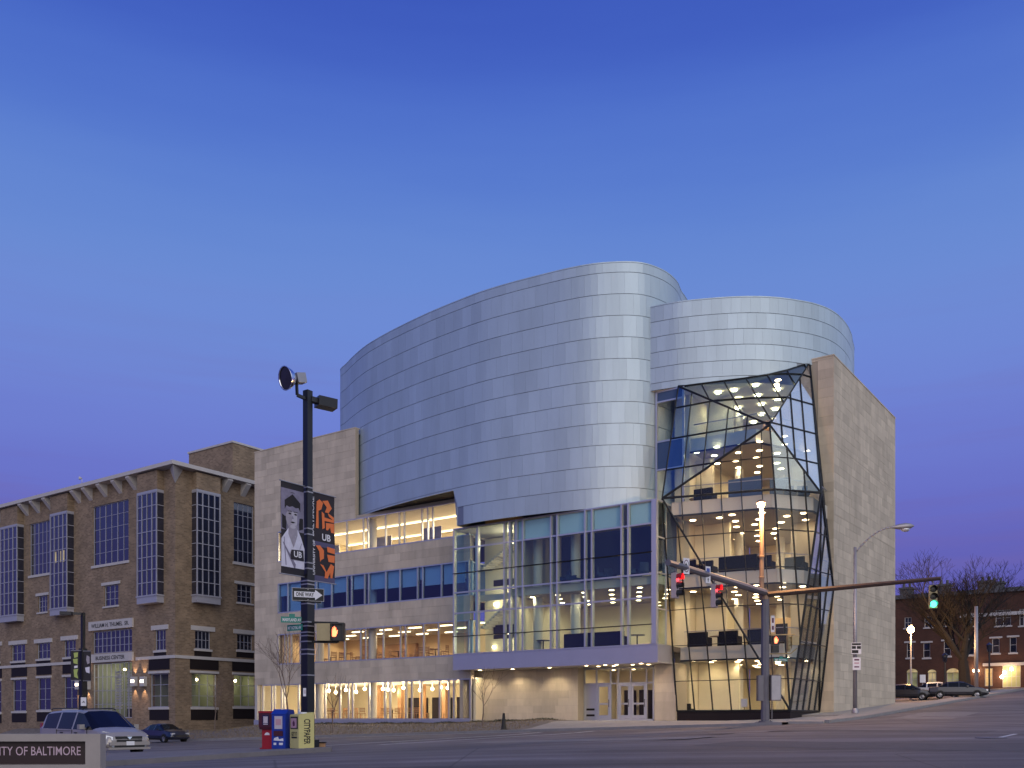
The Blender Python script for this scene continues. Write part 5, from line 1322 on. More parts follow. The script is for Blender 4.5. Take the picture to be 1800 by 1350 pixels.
# street name signs on the lamp post
def namesign(name, label, c, xd, wd, ht, s, top=None):
    xd = V3(xd).normalized(); nd = xd.cross(ZZ).normalized(); r = empty(name, c, 0, label, 'street sign')
    p = lambda x, z, d: xd*x+ZZ*z+nd*d
    b = MB(); b.prism([p(-wd/2, -ht/2, -.006), p(wd/2, -ht/2, -.006), p(wd/2, ht/2, -.006), p(-wd/2, ht/2, -.006)], nd*.012)
    if top: b.prism([p(-.08, ht/2, -.005), p(.1, ht/2, -.005), p(.1, ht/2+.09, -.005), p(-.08, ht/2+.09, -.005)], nd*.010)
    b.build('plate', M['signgreen'], r)
    if s: text('lettering', s, ht*.72, p(0, -.01, .009), xd, ZZ, M['signwhite'], r, width=wd*.86)
    return r
namesign('street_name_sign', 'upper bright green street name sign on the left of the lamp post', (bx_-.48, by_-.12, bz+zat(1090)), (.97, .25, 0), .66, .19, 'MARYLAND AV', 1)
namesign('street_name_sign', 'lower dark green street name sign under the upper one on the lamp post', (bx_-.42, by_+.05, bz+zat(1103)), (.8, -.5, 0), .66, .19, 'MT ROYAL AV')
b = MB(); b.bar((0, 0, -.25), (0, 0, .25), .18, .01, V0); 
r = empty('post_notice', (bx_-.02, by_-.16, bz+zat(1217)), 0, 'small white notice stuck low on the black lamp post', 'notice'); b = MB(); b.box(-.09, .05, -.012, -.002, -.13, .13); b.build('sheet', M['signwhite'], r)
b = MB(); b.box(-.07, .03, -.014, -.0125, -.05, .08); b.build('print', M['paper'], r)
# pedestrian signal on the lamp post
PS = empty('pedestrian_signal', (bx_+.95, by_-.1, bz+zat(1112)), 0, 'pedestrian signal with a lit orange hand beside the black lamp post', 'pedestrian signal')
b = MB(); b.box(-.62, -.20, -.14, .16, -.27, .27); b.build('rear_housing', M['signhousing'], PS)
b = MB(); b.box(-.17, .23, -.16, .16, -.27, .29); b.build('front_housing', M['plastic'], PS)
b = MB(); b.box(-.15, .21, -.24, -.162, .24, .27); b.box(-.15, -.13, -.24, -.162, -.25, .24); b.box(.19, .21, -.24, -.162, -.25, .24); b.build('visor', M['plastic'], PS)
hand = [(-.075, -.15), (.03, -.15), (.075, -.05), (.095, .05), (.065, .06), (.045, 0), (.04, .13), (.015, .15), (.01, .03), (0, .17), (-.025, .17), (-.028, .03), (-.042, .14), (-.066, .13), (-.06, .02), (-.075, .09), (-.098, .08), (-.09, -.05)]
b = MB(); b.prism([(x-.05, -.172, z) for x, z in hand], (0, .008, 0)); b.build('hand_symbol', M['redglow'], PS)
b = MB()
for z in (.30, -.31): b.path([(-.85, .05, z+.02), (-.3, .0, z), (.0, 0, z), (.05, 0, z*.9)], .035, 6)
b.build('bracket', M['plastic'], PS)
# --- newspaper boxes
def newsbox(name, label, px, Y, rz):
    x, y, _ = at(px, 1328, Y); return empty(name, (x, y, groundXY(x, y)+.13), rz, label, 'newspaper box')
RZB = math.radians(-52)
r = newsbox('newspaper_box', 'yellow newspaper box lettered CITYPAPER down its side', 531, 29.6, math.radians(-48))
# front looks to local -y, right-hand side panel to local +x
b = MB(); w_, d_, h_ = .27, .27, 1.06
b.prism([(-w_, d_, 0), (w_, d_, 0), (w_, -d_, 0), (-w_, -d_, 0)], (0, 0, h_-.02)); b.prism([(-w_, -d_, h_-.02), (-w_, d_, h_-.02), (-w_, d_, h_+.06)], (2*w_, 0, 0)); b.build('body', M['yellowbox'], r)
b = MB(); b.box(-.22, .22, -d_-.012, -d_-.001, .60, .98); b.build('window', M['ink'], r)
b = MB(); b.box(-.19, .16, -d_-.016, -d_-.0125, .63, .93); b.build('front_page', M['pink'], r)
b = MB(); b.poly([(-.06, -d_-.018, .68), (.06, -d_-.018, .70), (.05, -d_-.018, .80), (.0, -d_-.018, .87), (-.08, -d_-.018, .80)]); b.build('page_print', M['signred'], r)
text('lettering', 'GET IT', .17, (0, -d_-.004, .44), (1, 0, 0), (0, 0, 1), M['ink'], r, width=.34)
text('lettering', 'WEEKLY', .07, (0, -d_-.004, .34), (1, 0, 0), (0, 0, 1), M['ink'], r, width=.34) if False else None
b = MB(); b.box(-.17, .17, -d_-.006, -d_-.003, .31, .36); b.build('printed_rule', M['ink'], r)
text('lettering', 'CITYPAPER', .30, (w_+.001, .01, .52), (0, 0, -1), (0, 1, 0), M['ink'], r, width=.78)
b = MB(); b.box(-.05, .0, -.1, -.05, h_, h_+.13); b.box(.05, .2, -.15, .05, h_+.01, h_+.06); b.build('coin_slot_and_litter', M['signwhite'], r)
b = MB(); b.box(-w_+.02, w_-.02, -d_+.02, d_-.02, -.14, .0); b.build('foot', M['steel'], r)
r = newsbox('newspaper_box', 'blue newspaper box between the red box and the yellow box', 497, 29.9, math.radians(-20))
b = MB(); b.box(-.25, .25, -.23, .23, 0, .58); b.box(-.25, .25, -.23, .23, .58, 1.08); b.build('body', M['bluebox'], r)
b = MB(); b.prism([(-.27, -.25, 1.08), (-.27, .25, 1.08), (-.27, .22, 1.22), (-.27, -.08, 1.24)], (.54, 0, 0)); b.build('hood', M['bluebox'], r)
b = MB(); b.box(-.14, .14, -.245, -.231, .62, 1.02); b.build('window', M['paper'], r); b = MB(); b.box(-.10, .10, -.248, -.2455, .74, .93); b.build('front_page', M['pink'], r)
b = MB(); b.box(-.16, .16, -.26, -.231, .40, .56); b.build('tray', M['redmaroon'], r)
b = MB(); b.poly([(-.18, -.234, .26), (.18, -.234, .24), (.17, -.234, .33), (.02, -.234, .30), (-.02, -.234, .38), (-.16, -.234, .33)]); b.box(-.18, -.08, -.236, -.233, .12, .19); b.box(.02, .16, -.236, -.233, .12, .19); b.build('pale_print', M['signwhite'], r)
r = newsbox('newspaper_box', 'red pedestal newspaper box with a dark top, leftmost of the three', 475, 30.2, math.radians(-20))
b = MB(); b.box(-.19, .19, -.17, .17, 0, .62); b.box(-.24, .24, -.22, .22, 0, .04); b.build('pedestal', M['red_box_visor'], r)
b = MB(); b.prism([(-.27, -.24, .70), (-.27, .24, .70), (-.27, .24, 1.14), (-.27, -.24, 1.14)], (.54, 0, 0)); b.prism([(-.25, -.22, .62), (-.25, .22, .62), (-.25, .24, .70), (-.25, -.24, .70)], (.50, 0, 0)); b.build('cabinet', M['redmaroon'], r)
b = MB(); b.box(-.27, .27, -.25, .24, 1.141, 1.20); b.build('lid', M['red_box_visor'], r)
b = MB(); b.box(-.12, .12, -.252, -.241, .76, 1.08); b.build('window', M['darkglass'], r); b = MB(); b.box(-.08, .08, -.256, -.2525, .82, 1.03); b.box(-.08, .08, -.256, -.2525, .77, .80); b.build('front_page', M['paper'], r)
b = MB(); b.poly([(-.10, -.173, .44), (.10, -.173, .44), (.08, -.173, .50), (0, -.173, .53), (-.07, -.173, .50)]); b.build('pale_print', M['signwhite'], r)
# small dark utility lump at the pole's foot
x, y, _ = at(566, 1326, 30.3); r = empty('ground_box', (x, y, groundXY(x, y)+.10), 0, 'small rusty ground box at the foot of the lamp post', 'utility box')
b = MB(); b.box(-.1, .1, -.1, .1, 0, .15); b.build('casing', M['wood'], r); b = MB(); b.box(-.12, .12, -.12, .12, .15, .19); b.build('lid', M['darkpanel'], r)

# --- signal post on the corner
sx, sy, _ = at(1345, 1265, 48); su, sv_ = toUV(sx, sy); sz = pave(su, sv_)
SP = empty('signal_post', (sx, sy, sz), 0, 'grey signal post with two long mast arms and an orange-lit lamp column on top', 'signal post')
def zs(py, Y=48): return (HY-py)/F*Y-sz
za = zs(1042)
b = MB(); b.tube((0, 0, 0), (0, 0, za), .22, .20, 8); b.build('post', M['greypost'], SP)
b = MB(); b.box(-.42, .42, -.42, .42, -.25, .03); b.lathe((0, 0, .03), (0, 0, 1), [(0, .34), (.06, .34), (.1, .24)], 12); b.build('base', M['greypost'], SP)
for k in range(4):
    t = .785+k*1.57; b = MB(); b.tube((.29*math.cos(t), .29*math.sin(t), .03), (.29*math.cos(t), .29*math.sin(t), .13), .03, n=6); b.build('bolt', M['steel'], SP)
b = MB(); b.tube((-.16, .05, za-.2), (-.16, .05, zs(890)), .125, .105, 8); 
b.build('lamp_column', M['lamplit_post'], SP)
for py in (978, 1015): b = MB(); b.lathe((-.16, .05, zs(py)), (0, 0, 1), [(-.04, .13), (-.03, .15), (.03, .15), (.04, .13)], 8); b.build('clamp', M['lamplit_post'], SP)
b = MB(); b.lathe((-.02, .03, za-.1), (0, 0, 1), [(-.25, .24), (.25, .24)], 10); b.build('arm_bracket', M['lamplit_post'], SP)
LN = -VV*11.0; b = MB(); b.tube((0, 0, za), LN+ZZ*(za+.05), .19, .13, 8); b.lathe(LN+ZZ*(za+.05), -VV, [(0, .13), (.03, .14), (.03, .01)], 8); b.build('near_arm', M['greypost'], SP)
LR = UU*8.25; b = MB(); b.tube((0, 0, za-.1), LR+ZZ*(za+.02), .15, .09, 8); b.build('side_arm', M['brownpost'], SP)
# the lamp on the column
b = MB(); b.bar((-.16, .05, zs(893)), (-.30, -.42, zs(889)), .08, .08); b.lathe((-.33, -.46, zs(885)), (0, 0, -1), [(-.1, .03), (-.02, .20), (.08, .24)], 12); b.build('lamp_head', M['lamplit_post'], SP)
b = MB(); b.sphere((-.33, -.46, zs(891)), .19, 10, 6, sz=.8); b.build('lamp_bowl', M['sodium'], SP)
lamp('street_lamp_glow', 'POINT', (-.33, -.46, zs(900)), 2600, (1, .55, .22), SP, .2)
def signal(name, label, loc, face, lit, housing, grp=None, ln=None):
    """three-lens vehicle signal hung by its top"""
    f = V3(face).normalized(); s = f.cross(ZZ).normalized(); r = empty(name, loc, 0, label, 'traffic light', grp)
    b = MB(); b.prism([s*-.17+f*-.12+ZZ*-1.2, s*.17+f*-.12+ZZ*-1.2, s*.17+f*.10+ZZ*-1.2, s*-.17+f*.10+ZZ*-1.2], (0, 0, 1.04)); b.build('housing', M[housing], r)
    b = MB(); b.tube((0, 0, -.17), (0, 0, .06), .03, n=6); b.lathe((0, 0, -.16), (0, 0, 1), [(0, .12), (.05, .06)], 8); b.build('hanger', M['greypost'], r)
    for k, nm in enumerate(('red', 'amber', 'green')):
        c = ZZ*(-.34-k*.34); on = nm == lit
        b = MB(); b.lathe(c+f*.105, f, [(0, .14), (.02, .12), (.035, .01)], 14); b.build('lens', M[{'red': 'redlamp', 'green': 'greenlamp'}[nm]] if on else M['darklens'], r)
        v = MB()
        for q in range(10):
            a0, a1 = math.radians(-25+q*23), math.radians(-25+(q+1)*23)
            p0, p1 = s*.155*math.cos(a0)+ZZ*.155*math.sin(a0), s*.155*math.cos(a1)+ZZ*.155*math.sin(a1)
            v.quad(c+f*.10+p0, c+f*.10+p1, c+f*.34+p1, c+f*.34+p0)
        v.build('visor', M['plastic' if housing != 'signalgrey' else 'red_box_visor' if on else 'plastic'], r)  # visor round a lit red lens is coloured red for the lens glow
        if on and nm == 'red': lamp('lens_glow', 'POINT', c+f*.28, 6, (1, .05, .05), r, .06)
        if on and nm == 'green': lamp('lens_glow', 'POINT', c+f*.30, 4, (.1, 1, .6), r, .06)
    return r
def arm_pt(px, base, d):            # point on an arm under a pixel column
    r_ = (px-900)/F; t = (r_*sy-sx)/(d[0]-r_*d[1]); return V3((sx, sy, sz+za))+V3(d)*t
p = arm_pt(1187, None, -VV); signal('traffic_light', 'pale traffic light showing red at the tip of the near mast arm', p+ZZ*-.15, V3((.80, -.50, 0)), 'red', 'signalgrey')
p = arm_pt(1256, None, -VV); signal('traffic_light', 'pale traffic light showing red under the middle of the near mast arm', p+ZZ*-.15, V3((.80, -.50, 0)), 'red', 'signalgrey')
p = arm_pt(1640, None, UU); signal('traffic_light', 'dark traffic light showing green at the end of the long right mast arm', p+ZZ*-.12, V3((-.25, -1, 0)), 'green', 'signhousing')
# signs on the near arm
p = arm_pt(1207, None, -VV); r = empty('no_turn_sign', p+V3((-.05, -.2, .1)), 0, 'white sign with a ringed black turn arrow on the near mast arm', 'road sign')
xd = V3((.85, .52, 0)).normalized(); nd = xd.cross(ZZ)
P2 = lambda x, z, d: xd*x+ZZ*z+nd*d
b = MB(); b.prism([P2(-.17, -.34, -.006), P2(.17, -.34, -.006), P2(.17, .34, -.006), P2(-.17, .34, -.006)], nd*.012); b.build('plate', M['signwhite'], r)
b = MB()
for k in range(20):
    a0, a1 = k*.31416, (k+1)*.31416; b.quad(P2(.15*math.cos(a0), .27*math.sin(a0), .008), P2(.15*math.cos(a1), .27*math.sin(a1), .008), P2(.12*math.cos(a1), .23*math.sin(a1), .008), P2(.12*math.cos(a0), .23*math.sin(a0), .008))
b.build('ring', M['signred'], r)
b = MB(); b.poly([P2(.02, -.14, .009), P2(.06, -.14, .009), P2(.06, .04, .009), P2(.0, .10, .009), P2(.0, .15, .009), P2(-.08, .07, .009), P2(.0, .0, .009), P2(.0, .05, .009), P2(.02, .03, .009)]); b.build('arrow', M['ink'], r)
p = arm_pt(1245, None, -VV); r = empty('route_sign', p+V3((-.05, -.2, .0)), 0, 'white and blue route shield sign with a small arrow on the near mast arm', 'road sign')
b = MB(); b.prism([P2(-.14, -.36, -.006), P2(.14, -.36, -.006), P2(.14, .38, -.006), P2(-.14, .38, -.006)], nd*.012); b.build('plate', M['signwhite'], r)
b = MB(); b.poly([P2(-.09, .30, .008), P2(.09, .30, .008), P2(.10, .16, .008), P2(0, .04, .008), P2(-.10, .16, .008)]); b.build('shield', M['signblue'], r)
b = MB(); b.poly([P2(-.02, -.30, .008), P2(.02, -.30, .008), P2(.02, -.2, .008), P2(.05, -.2, .008), P2(0, -.12, .008), P2(-.05, -.2, .008), P2(-.02, -.2, .008)]); b.build('arrow', M['ink'], r)
b = MB(); b.poly([P2(-.10, -.04, .008), P2(.10, -.04, .008), P2(.10, .0, .008), P2(-.10, .0, .008)]); b.build('rule', M['signblue'], r)
# vertical small sign and pedestrian heads on the post
r = empty('post_sign', (sx+.36, sy-.1, sz+zs(1097)), 0, 'narrow white vertical sign on the right of the signal post', 'road sign'); b = MB(); b.box(-.09, .09, -.01, .01, -.42, .42); b.build('plate', M['signwhite'], r); b = MB(); b.box(-.05, .05, -.014, -.0105, -.3, -.1); b.box(-.05, .05, -.014, -.0105, .05, .3); b.build('print', M['signred'], r)
PH = empty('pedestrian_signal', (sx, sy, sz+zs(1134)), 0, 'small pedestrian signal with a glowing red hand on the corner signal post', 'pedestrian signal')
b = MB(); b.box(.36, .70, -.12, .14, .02, .46); b.box(.34, .66, -.14, .12, -.38, -.01); b.build('housing', M['plastic'], PH)
b = MB(); b.prism([(.53+x*1.05, -.130, .24+z*1.05) for x, z in hand], (0, .006, 0)); b.build('hand_symbol', M['redglow'], PH)
b = MB(); b.box(1.12, 1.24, -.14, .14, -.34, .5); b.lathe((1.18, -.14, .28), (0, -1, 0), [(0, .1), (.1, .12)], 8); b.lathe((1.18, -.14, -.1), (0, -1, 0), [(0, .1), (.1, .12)], 8); b.build('side_head', M['signhousing'], PH)
b = MB(); b.path([(.15, 0, .52), (.7, 0, .52), (1.5, 0, .54)], .03); b.path([(.15, 0, -.45), (.9, 0, -.43), (1.3, 0, -.42), (1.62, 0, -.15)], .03); b.box(1.32, 1.68, -.12, .12, .0, .46); b.build('bracket', M['signhousing'], PH)
namesign('street_name_sign', 'dark green street name sign on the corner signal post', (sx+.75, sy-.15, sz+zs(1160)), (1, .1, 0), .72, .17, 'MT ROYAL', 1)
CB = empty('control_cabinet', (sx, sy, sz+zs(1232)), 0, 'grey control cabinet strapped to the signal post', 'control cabinet')
b = MB(); b.box(-.40, -.14, -.24, .2, 0, 1.28); b.build('side_box', M['greypost'], CB); b = MB(); b.box(.22, .74, -.28, .2, 0, 1.3); b.build('main_box', M['greypost'], CB)
b = MB(); b.box(.26, .70, -.30, -.281, .05, 1.25); b.build('door', M['galv'], CB); b = MB(); b.tube((.34, .0, -.9), (.34, .0, 0), .03, n=6); b.build('conduit', M['greypost'], CB)

# --- cobra-head lamp by the stone slab
cx0, cy0, _ = at(1503, 1250, 55); cg = groundXY(cx0, cy0)+.15
CL = empty('cobra_lamp', (cx0, cy0, cg), 0, 'slender grey cobra-head street lamp in front of the stone slab', 'street lamp')
zc = lambda py: (HY-py)/F*55-cg
b = MB(); b.tube((0, 0, 0), (0, 0, zc(962)), .13, .09, 10); b.lathe((0, 0, 0), (0, 0, 1), [(0, .2), (.12, .2), (.3, .14)], 10); b.build('pole', M['galv'], CL, smooth=True)
pts = []
for k in range(11):
    t = k/10; px = 1505+62*t; py = 970-42*math.sin(t*1.57)**.9-0*t; pts.append(((px-1503)/F*55, -.2*t, zc(py)))
b = MB(); b.path(pts, .045, 8); b.build('arm', M['galv'], CL, smooth=True)
e = V3(pts[-1]); b = MB(); b.lathe(e, (1, -.05, .06), [(-.1, .05), (.1, .10), (.35, .16), (.7, .20), (1.0, .15), (1.2, .03)], 12); b.build('lamp_head', M['galv'], CL, smooth=True)
b = MB(); b.sphere(e+V3((.72, 0, -.12)), .19, 10, 6, sx=1.4, sz=.8); b.build('lamp_lens', M['lens'], CL, smooth=True)
def plate_sign(name, label, px, y0, y1, wd, mt, prints, Y=54.7):
    r = empty(name, ((px-900)/F*Y, Y-.16, (HY-(y0+y1)/2)/F*Y), 0, label, 'road sign'); h = (y1-y0)/F*Y/2
    b = MB(); b.box(-wd/2, wd/2, -.01, .01, -h, h); b.build('plate', M[mt], r)
    for (x0, x1, z0, z1, m_) in prints: b = MB(); b.box(x0*wd, x1*wd, -.014, -.0105, z0*h, z1*h); b.build('print', M[m_], r)
    return r
plate_sign('parking_sign', 'black and white sign on the cobra lamp pole, above the plain white one', 1503.5, 1130, 1150, .56, 'signwhite', [(-.46, .46, .55, .9, 'ink'), (-.46, -.05, -.1, .4, 'ink'), (.05, .46, -.1, .4, 'ink'), (-.46, .2, -.85, -.3, 'ink')])
plate_sign('parking_sign', 'plain white sign with faint purple print under the black sign', 1504, 1156, 1178, .46, 'signwhite', [(-.3, .3, .5, .75, 'signred'), (-.3, .3, 0, .2, 'pink'), (-.3, .3, -.6, -.4, 'signred')])
# --- sodium lamp and grey pole further up the side street
lx, ly, _ = at(1601, 1205, 86); lg = groundXY(lx, ly)
r = empty('sodium_lamp', (lx, ly, lg), 0, 'bright orange sodium lamp on a thin post in front of the red brick row', 'street lamp'); zt2 = (HY-1107)/F*86-lg
b = MB(); b.tube((0, 0, 0), (0, 0, zt2-.3), .10, .07, 8); b.lathe((0, 0, zt2), (0, 0, 1), [(.28, .02), (.3, .25), (.42, .1), (.5, .02)], 10); b.build('post', M['galv'], r)
b = MB(); b.sphere((0, 0, zt2), .30, 12, 8); b.build('lamp_globe', M['sodium'], r); lamp('sodium_glow', 'POINT', (0, -.6, zt2), 3600, (1, .55, .20), r, .4)
x, y, _ = at(1716, 1205, 84); g_ = groundXY(x, y); r = empty('grey_pole', (x, y, g_), 0, 'plain grey steel pole right of the bare tree trunk', 'pole')
b = MB(); b.tube((0, 0, 0), (0, 0, (HY-1066)/F*84-g_), .19, .14, 10); b.build('shaft', M['galv'], r, smooth=True); b = MB(); b.lathe((0, 0, 0), (0, 0, 1), [(0, .35), (.15, .32), (.3, .2)], 10); b.build('base', M['galv'], r)
for px, yt_, lb in ((1739, 1132, 'thin black lantern post in front of the lit shopfront'), (1661, 1150, 'black post left of the bare tree trunk')):
    x, y, _ = at(px, 1205, 92); g_ = groundXY(x, y); zt2 = (HY-yt_)/F*92-g_; r = empty('lantern_post', (x, y, g_), 0, lb, 'lamp post')
    b = MB(); b.tube((0, 0, 0), (0, 0, zt2-.8), .13 if px == 1661 else .09, .08, 8); b.build('post', M['blackmetal'], r)
    b = MB(); b.lathe((0, 0, zt2-.8), (0, 0, 1), [(0, .1), (.1, .18), (.6, .26), (.7, .3), (.95, .03)], 8); b.build('lantern', M['darkglass'], r)
x, y, _ = at(1622, 1192, 84); r = empty('white_notice', (x, y, groundXY(x, y)), 0, 'white notice board on a post behind the parked cars', 'sign'); z_ = (HY-1193)/F*84-groundXY(x, y)
b = MB(); b.box(-.25, .25, -.015, .015, z_-.35, z_+.35); b.build('board', M['signwhite'], r); b = MB(); b.tube((0, .04, 0), (0, .04, z_+.3), .035, n=6); b.build('post', M['galv'], r)
# --- left lamp post with banners in front of the brick entrance
x, y, _ = at(146, 1270, 66); lg = groundXY(x, y)+.1; LB = empty('street_lamp', (x, y, lg), 0, 'black lamp post with a short arm in front of the brick entrance', 'street lamp')
zz = lambda py: (HY-py)/F*66-lg
b = MB(); b.bar((0, 0, 0), (0, 0, zz(1140)), .40, .40, V0); b.bar((0, 0, zz(1140)), (0, 0, zz(1077)), .22, .22, V0); b.build('pole', M['blackmetal'], LB)
b = MB(); b.bar((0, 0, zz(1079)), (-.9, -.1, zz(1078)), .14, .16); b.bar((-.7, -.1, zz(1078.5)), (-1.5, -.15, zz(1078)), .34, .22); b.build('box_light', M['blackmetal'], LB)
def smallbanner(name, label, x0, x1, y0, y1, m_, prints):
    r = empty(name, (x, y-.2, lg), 0, label, 'banner'); k = 66/F
    b = MB(); b.box((x0-146)*k, (x1-146)*k, -.02, .02, zz(y1), zz(y0)); b.build('cloth', M[m_], r)
    for (p, mm) in prints: b = MB(); b.poly([((q[0]-146)*k, -.026, zz(q[1])) for q in p]); b.build('print', M[mm], r)
    for yy in (y0, y1): b = MB(); b.tube((0, .0, zz(yy)), ((x0 if x0 < 146 else x1)-146)*k*V3((1, 0, 0))+ZZ*zz(yy), .03, n=5); b.build('arm', M['galv'], r)
smallbanner('lime_banner', 'black banner with lime letter shapes on the left lamp post', 127, 142, 1144, 1196, 'bannerblack', [([(132, 1148), (140, 1147), (139, 1155), (133, 1157)], 'limewrap'), ([(131, 1159), (139, 1158), (139, 1168), (132, 1166)], 'limewrap'), ([(133, 1171), (139, 1170), (139, 1174), (133, 1175)], 'signwhite'), ([(132, 1177), (140, 1176), (138, 1184), (140, 1193), (133, 1190)], 'limewrap')])
smallbanner('dark_banner', 'dark banner with a pale portrait patch on the left lamp post', 149, 162, 1145, 1197, 'bannerblack', [([(155, 1152), (160, 1155), (160, 1166), (156, 1168), (154, 1160)], 'skin'), ([(152, 1174), (160, 1172), (160, 1184), (154, 1182)], 'blouse')])
r = empty('small_white_sign', (x+.1, y-.3, lg), 0, 'small white sign on the left lamp post above the minivan', 'sign'); k = 66/F
b = MB(); b.box(-.12, .26, -.012, .012, zz(1241), zz(1226)); b.build('plate', M['signwhite'], r); b = MB(); b.poly([(-.06, -.014, zz(1236)), (.1, -.014, zz(1232)), (.2, -.014, zz(1237)), (.1, -.014, zz(1234.5))]); b.build('print', M['ink'], r)
# --- dark cone on the pavement
x, y, _ = at(885.5, 1272, 57); u, v = toUV(x, y); r = empty('dark_cone', (x, y, pave(u, v)+.03), 0, 'narrow dark cone standing on the pavement before the entrance wall', 'cone')
b = MB(); b.lathe((0, 0, .05), (0, 0, 1), [(0, .17), (.45, .11), (.93, .07), (.95, .0)], 12); b.build('cone', M['ink'], r); b = MB(); b.box(-.19, .19, -.19, .19, 0, .05); b.build('base', M['plastic'], r)

# --- the concrete sign wall in the near left corner
mx_, my_, _ = at(188, 1290, 13.2); mz = groundXY(mx_, my_)-.1
ang = math.radians(4); MS = empty('monument_sign', (mx_, my_, mz), ang, 'low concrete wall with a maroon panel lettered UNIVERSITY OF BALTIMORE', 'sign wall')
tz = (HY-1290)/F*13.2-mz; k = 13.2/F
pr, pt, pbm = -(188-151)*k, tz-(1303-1290)*k, tz-(1344-1290)*k
b = MB(); b.box(-6.5, pr, 0, .22, pt, tz); b.box(pr, -.09, 0, .22, 0, tz); b.box(-6.5, pr, 0, .22, 0, pbm); b.box(-6.5, pr, .12, .22, pbm, pt); b.box(-6.5, -6.2, 0, .12, pbm, pt); b.build('wall', M['monument'], MS)
b = MB(); b.box(-6.18, pr-.01, .09, .118, pbm+.01, pt-.01); b.build('panel', M['maroon'], MS)
o = text('lettering', 'UNIVERSITY OF BALTIMORE', .175, (pr-.09, .088, (pt+pbm)/2+.02), (1, 0, 0), (0, 0, 1), M['lilacletter'], MS, align='RIGHT', width=1.60, bold=.002)

# ================================================================== VEHICLES
def vehicle(name, label, cat, loc, rz, st, paint, wheels, wr=.33, glassm='carglass', grp=None, rails=False, lit=False, front=True, side_bays=(), ws=None, rw=None):
    """st: stations along the length: (x, z_bottom, z_belt, z_roof, w_low, w_belt, w_roof); faces between stations become body, screens or side glass"""
    r = empty(name, loc, rz, label, cat, grp)
    def sec(s):
        x, zb_, zl_, zr_, wl_, wb_, wr_ = s
        md = zb_+(zl_-zb_)*.45
        return [(x, 0, zb_), (x, wl_*.82, zb_), (x, wl_, zb_+.12), (x, wl_+.02, md), (x, wb_, zl_), (x, wr_+(wb_-wr_)*.12, zr_-.09 if zr_-zl_ > .15 else zl_+(zr_-zl_)*.6), (x, wr_*.8, zr_), (x, 0, zr_+.025)]
    S = [sec(s) for s in st]; body, parts = MB(), {}
    def put(nm): return parts.setdefault(nm, MB())
    for sg in (1, -1):
        f = lambda p: V3((p[0], p[1]*sg, p[2]))
        for i in range(len(S)-1):
            for j in range(7):
                q = [f(S[i][j]), f(S[i+1][j]), f(S[i+1][j+1]), f(S[i][j+1])]
                if sg < 0: q = q[::-1]
                tgt = body
                if ws is not None and i == ws and j in (5, 6): tgt = put('windshield')
                elif rw is not None and i == rw and j in (5, 6): tgt = put('rear_window')
                elif i in side_bays and j == 4: tgt = put('side_window_%d_%d' % (i, sg))
                tgt.quad(*q)
        for e in (0, -1):
            body.poly([f(p) for p in S[e]][::(1 if (e == -1) == (sg > 0) else -1)])
    o = body.build('body', paint, r); 
    for p in o.data.polygons: p.use_smooth = True
    o.data.set_sharp_from_angle(angle=math.radians(38)) if hasattr(o.data, 'set_sharp_from_angle') else None
    for nm, b in parts.items(): b.build('side_window' if nm.startswith('side') else nm, M[glassm], r)
    wlow = max(s[4] for s in st)
    for wx in wheels:
        for sg in (1, -1):
            y = sg*(wlow-.10)
            b = MB(); b.lathe((wx, y, wr), (0, sg, 0), [(-.12, wr*.6), (-.12, wr*.95), (-.06, wr), (.09, wr), (.125, wr*.93), (.125, wr*.62)], 18); wo = b.build('wheel', M['tyre'], r)
            b = MB(); b.lathe((wx, y, wr), (0, sg, 0), [(.11, wr*.63), (.09, wr*.5), (.115, wr*.16), (.12, .01)], 12)
            for q in range(5): t = q*1.2566; b.bar((wx, y+sg*.11, wr), (wx+math.cos(t)*wr*.58, y+sg*.11, wr+math.sin(t)*wr*.58), .06, .03)
            b.build('rim', M['rim'], wo)
            b = MB()
            for q in range(10):
                a0, a1 = math.pi*q/10, math.pi*(q+1)/10; R1, R0 = wr*1.22, wr*.98; yy = sg*(wlow+.018)
                b.quad((wx+R0*math.cos(a0), yy, wr+R0*math.sin(a0)), (wx+R1*math.cos(a0), yy, wr+R1*math.sin(a0)), (wx+R1*math.cos(a1), yy, wr+R1*math.sin(a1)), (wx+R0*math.cos(a1), yy, wr+R0*math.sin(a1)))
            b.build('wheel_arch', M['plastic'], r)
    return r
van = [(-2.55, .42, .98, 1.02, .82, .84, .78), (-2.50, .30, 1.02, 1.30, .92, .93, .80), (-2.28, .26, 1.04, 1.64, .96, .96, .74), (-2.18, .25, 1.04, 1.70, .97, .96, .73), (-1.10, .24, 1.03, 1.755, .98, .97, .72), (-1.0, .24, 1.03, 1.757, .98, .97, .72),
       (.10, .24, 1.01, 1.75, .98, .97, .72), (.20, .24, 1.01, 1.745, .98, .97, .72), (.62, .24, 1.0, 1.70, .98, .96, .71), (1.62, .24, .99, 1.08, .97, .95, .80), (1.95, .24, .93, 1.02, .96, .92, .74), (2.32, .24, .84, .90, .93, .85, .66), (2.50, .28, .70, .75, .84, .76, .60), (2.56, .36, .58, .62, .74, .70, .58)]
vx, vy, _ = at(166, 1326, 37.3); vz = groundXY(vx, vy)
vr = vehicle('minivan', 'silver champagne minivan with roof rails facing right behind the sign wall', 'minivan', (vx, vy, vz), TH-.05, van, M['silverpaint'], (-1.55, 1.55), .34, side_bays=(3, 5, 7, 8), ws=8, rw=1)
def vp(name, b, mt, root, smooth=False): return b.build(name, M[mt], root, smooth=smooth)
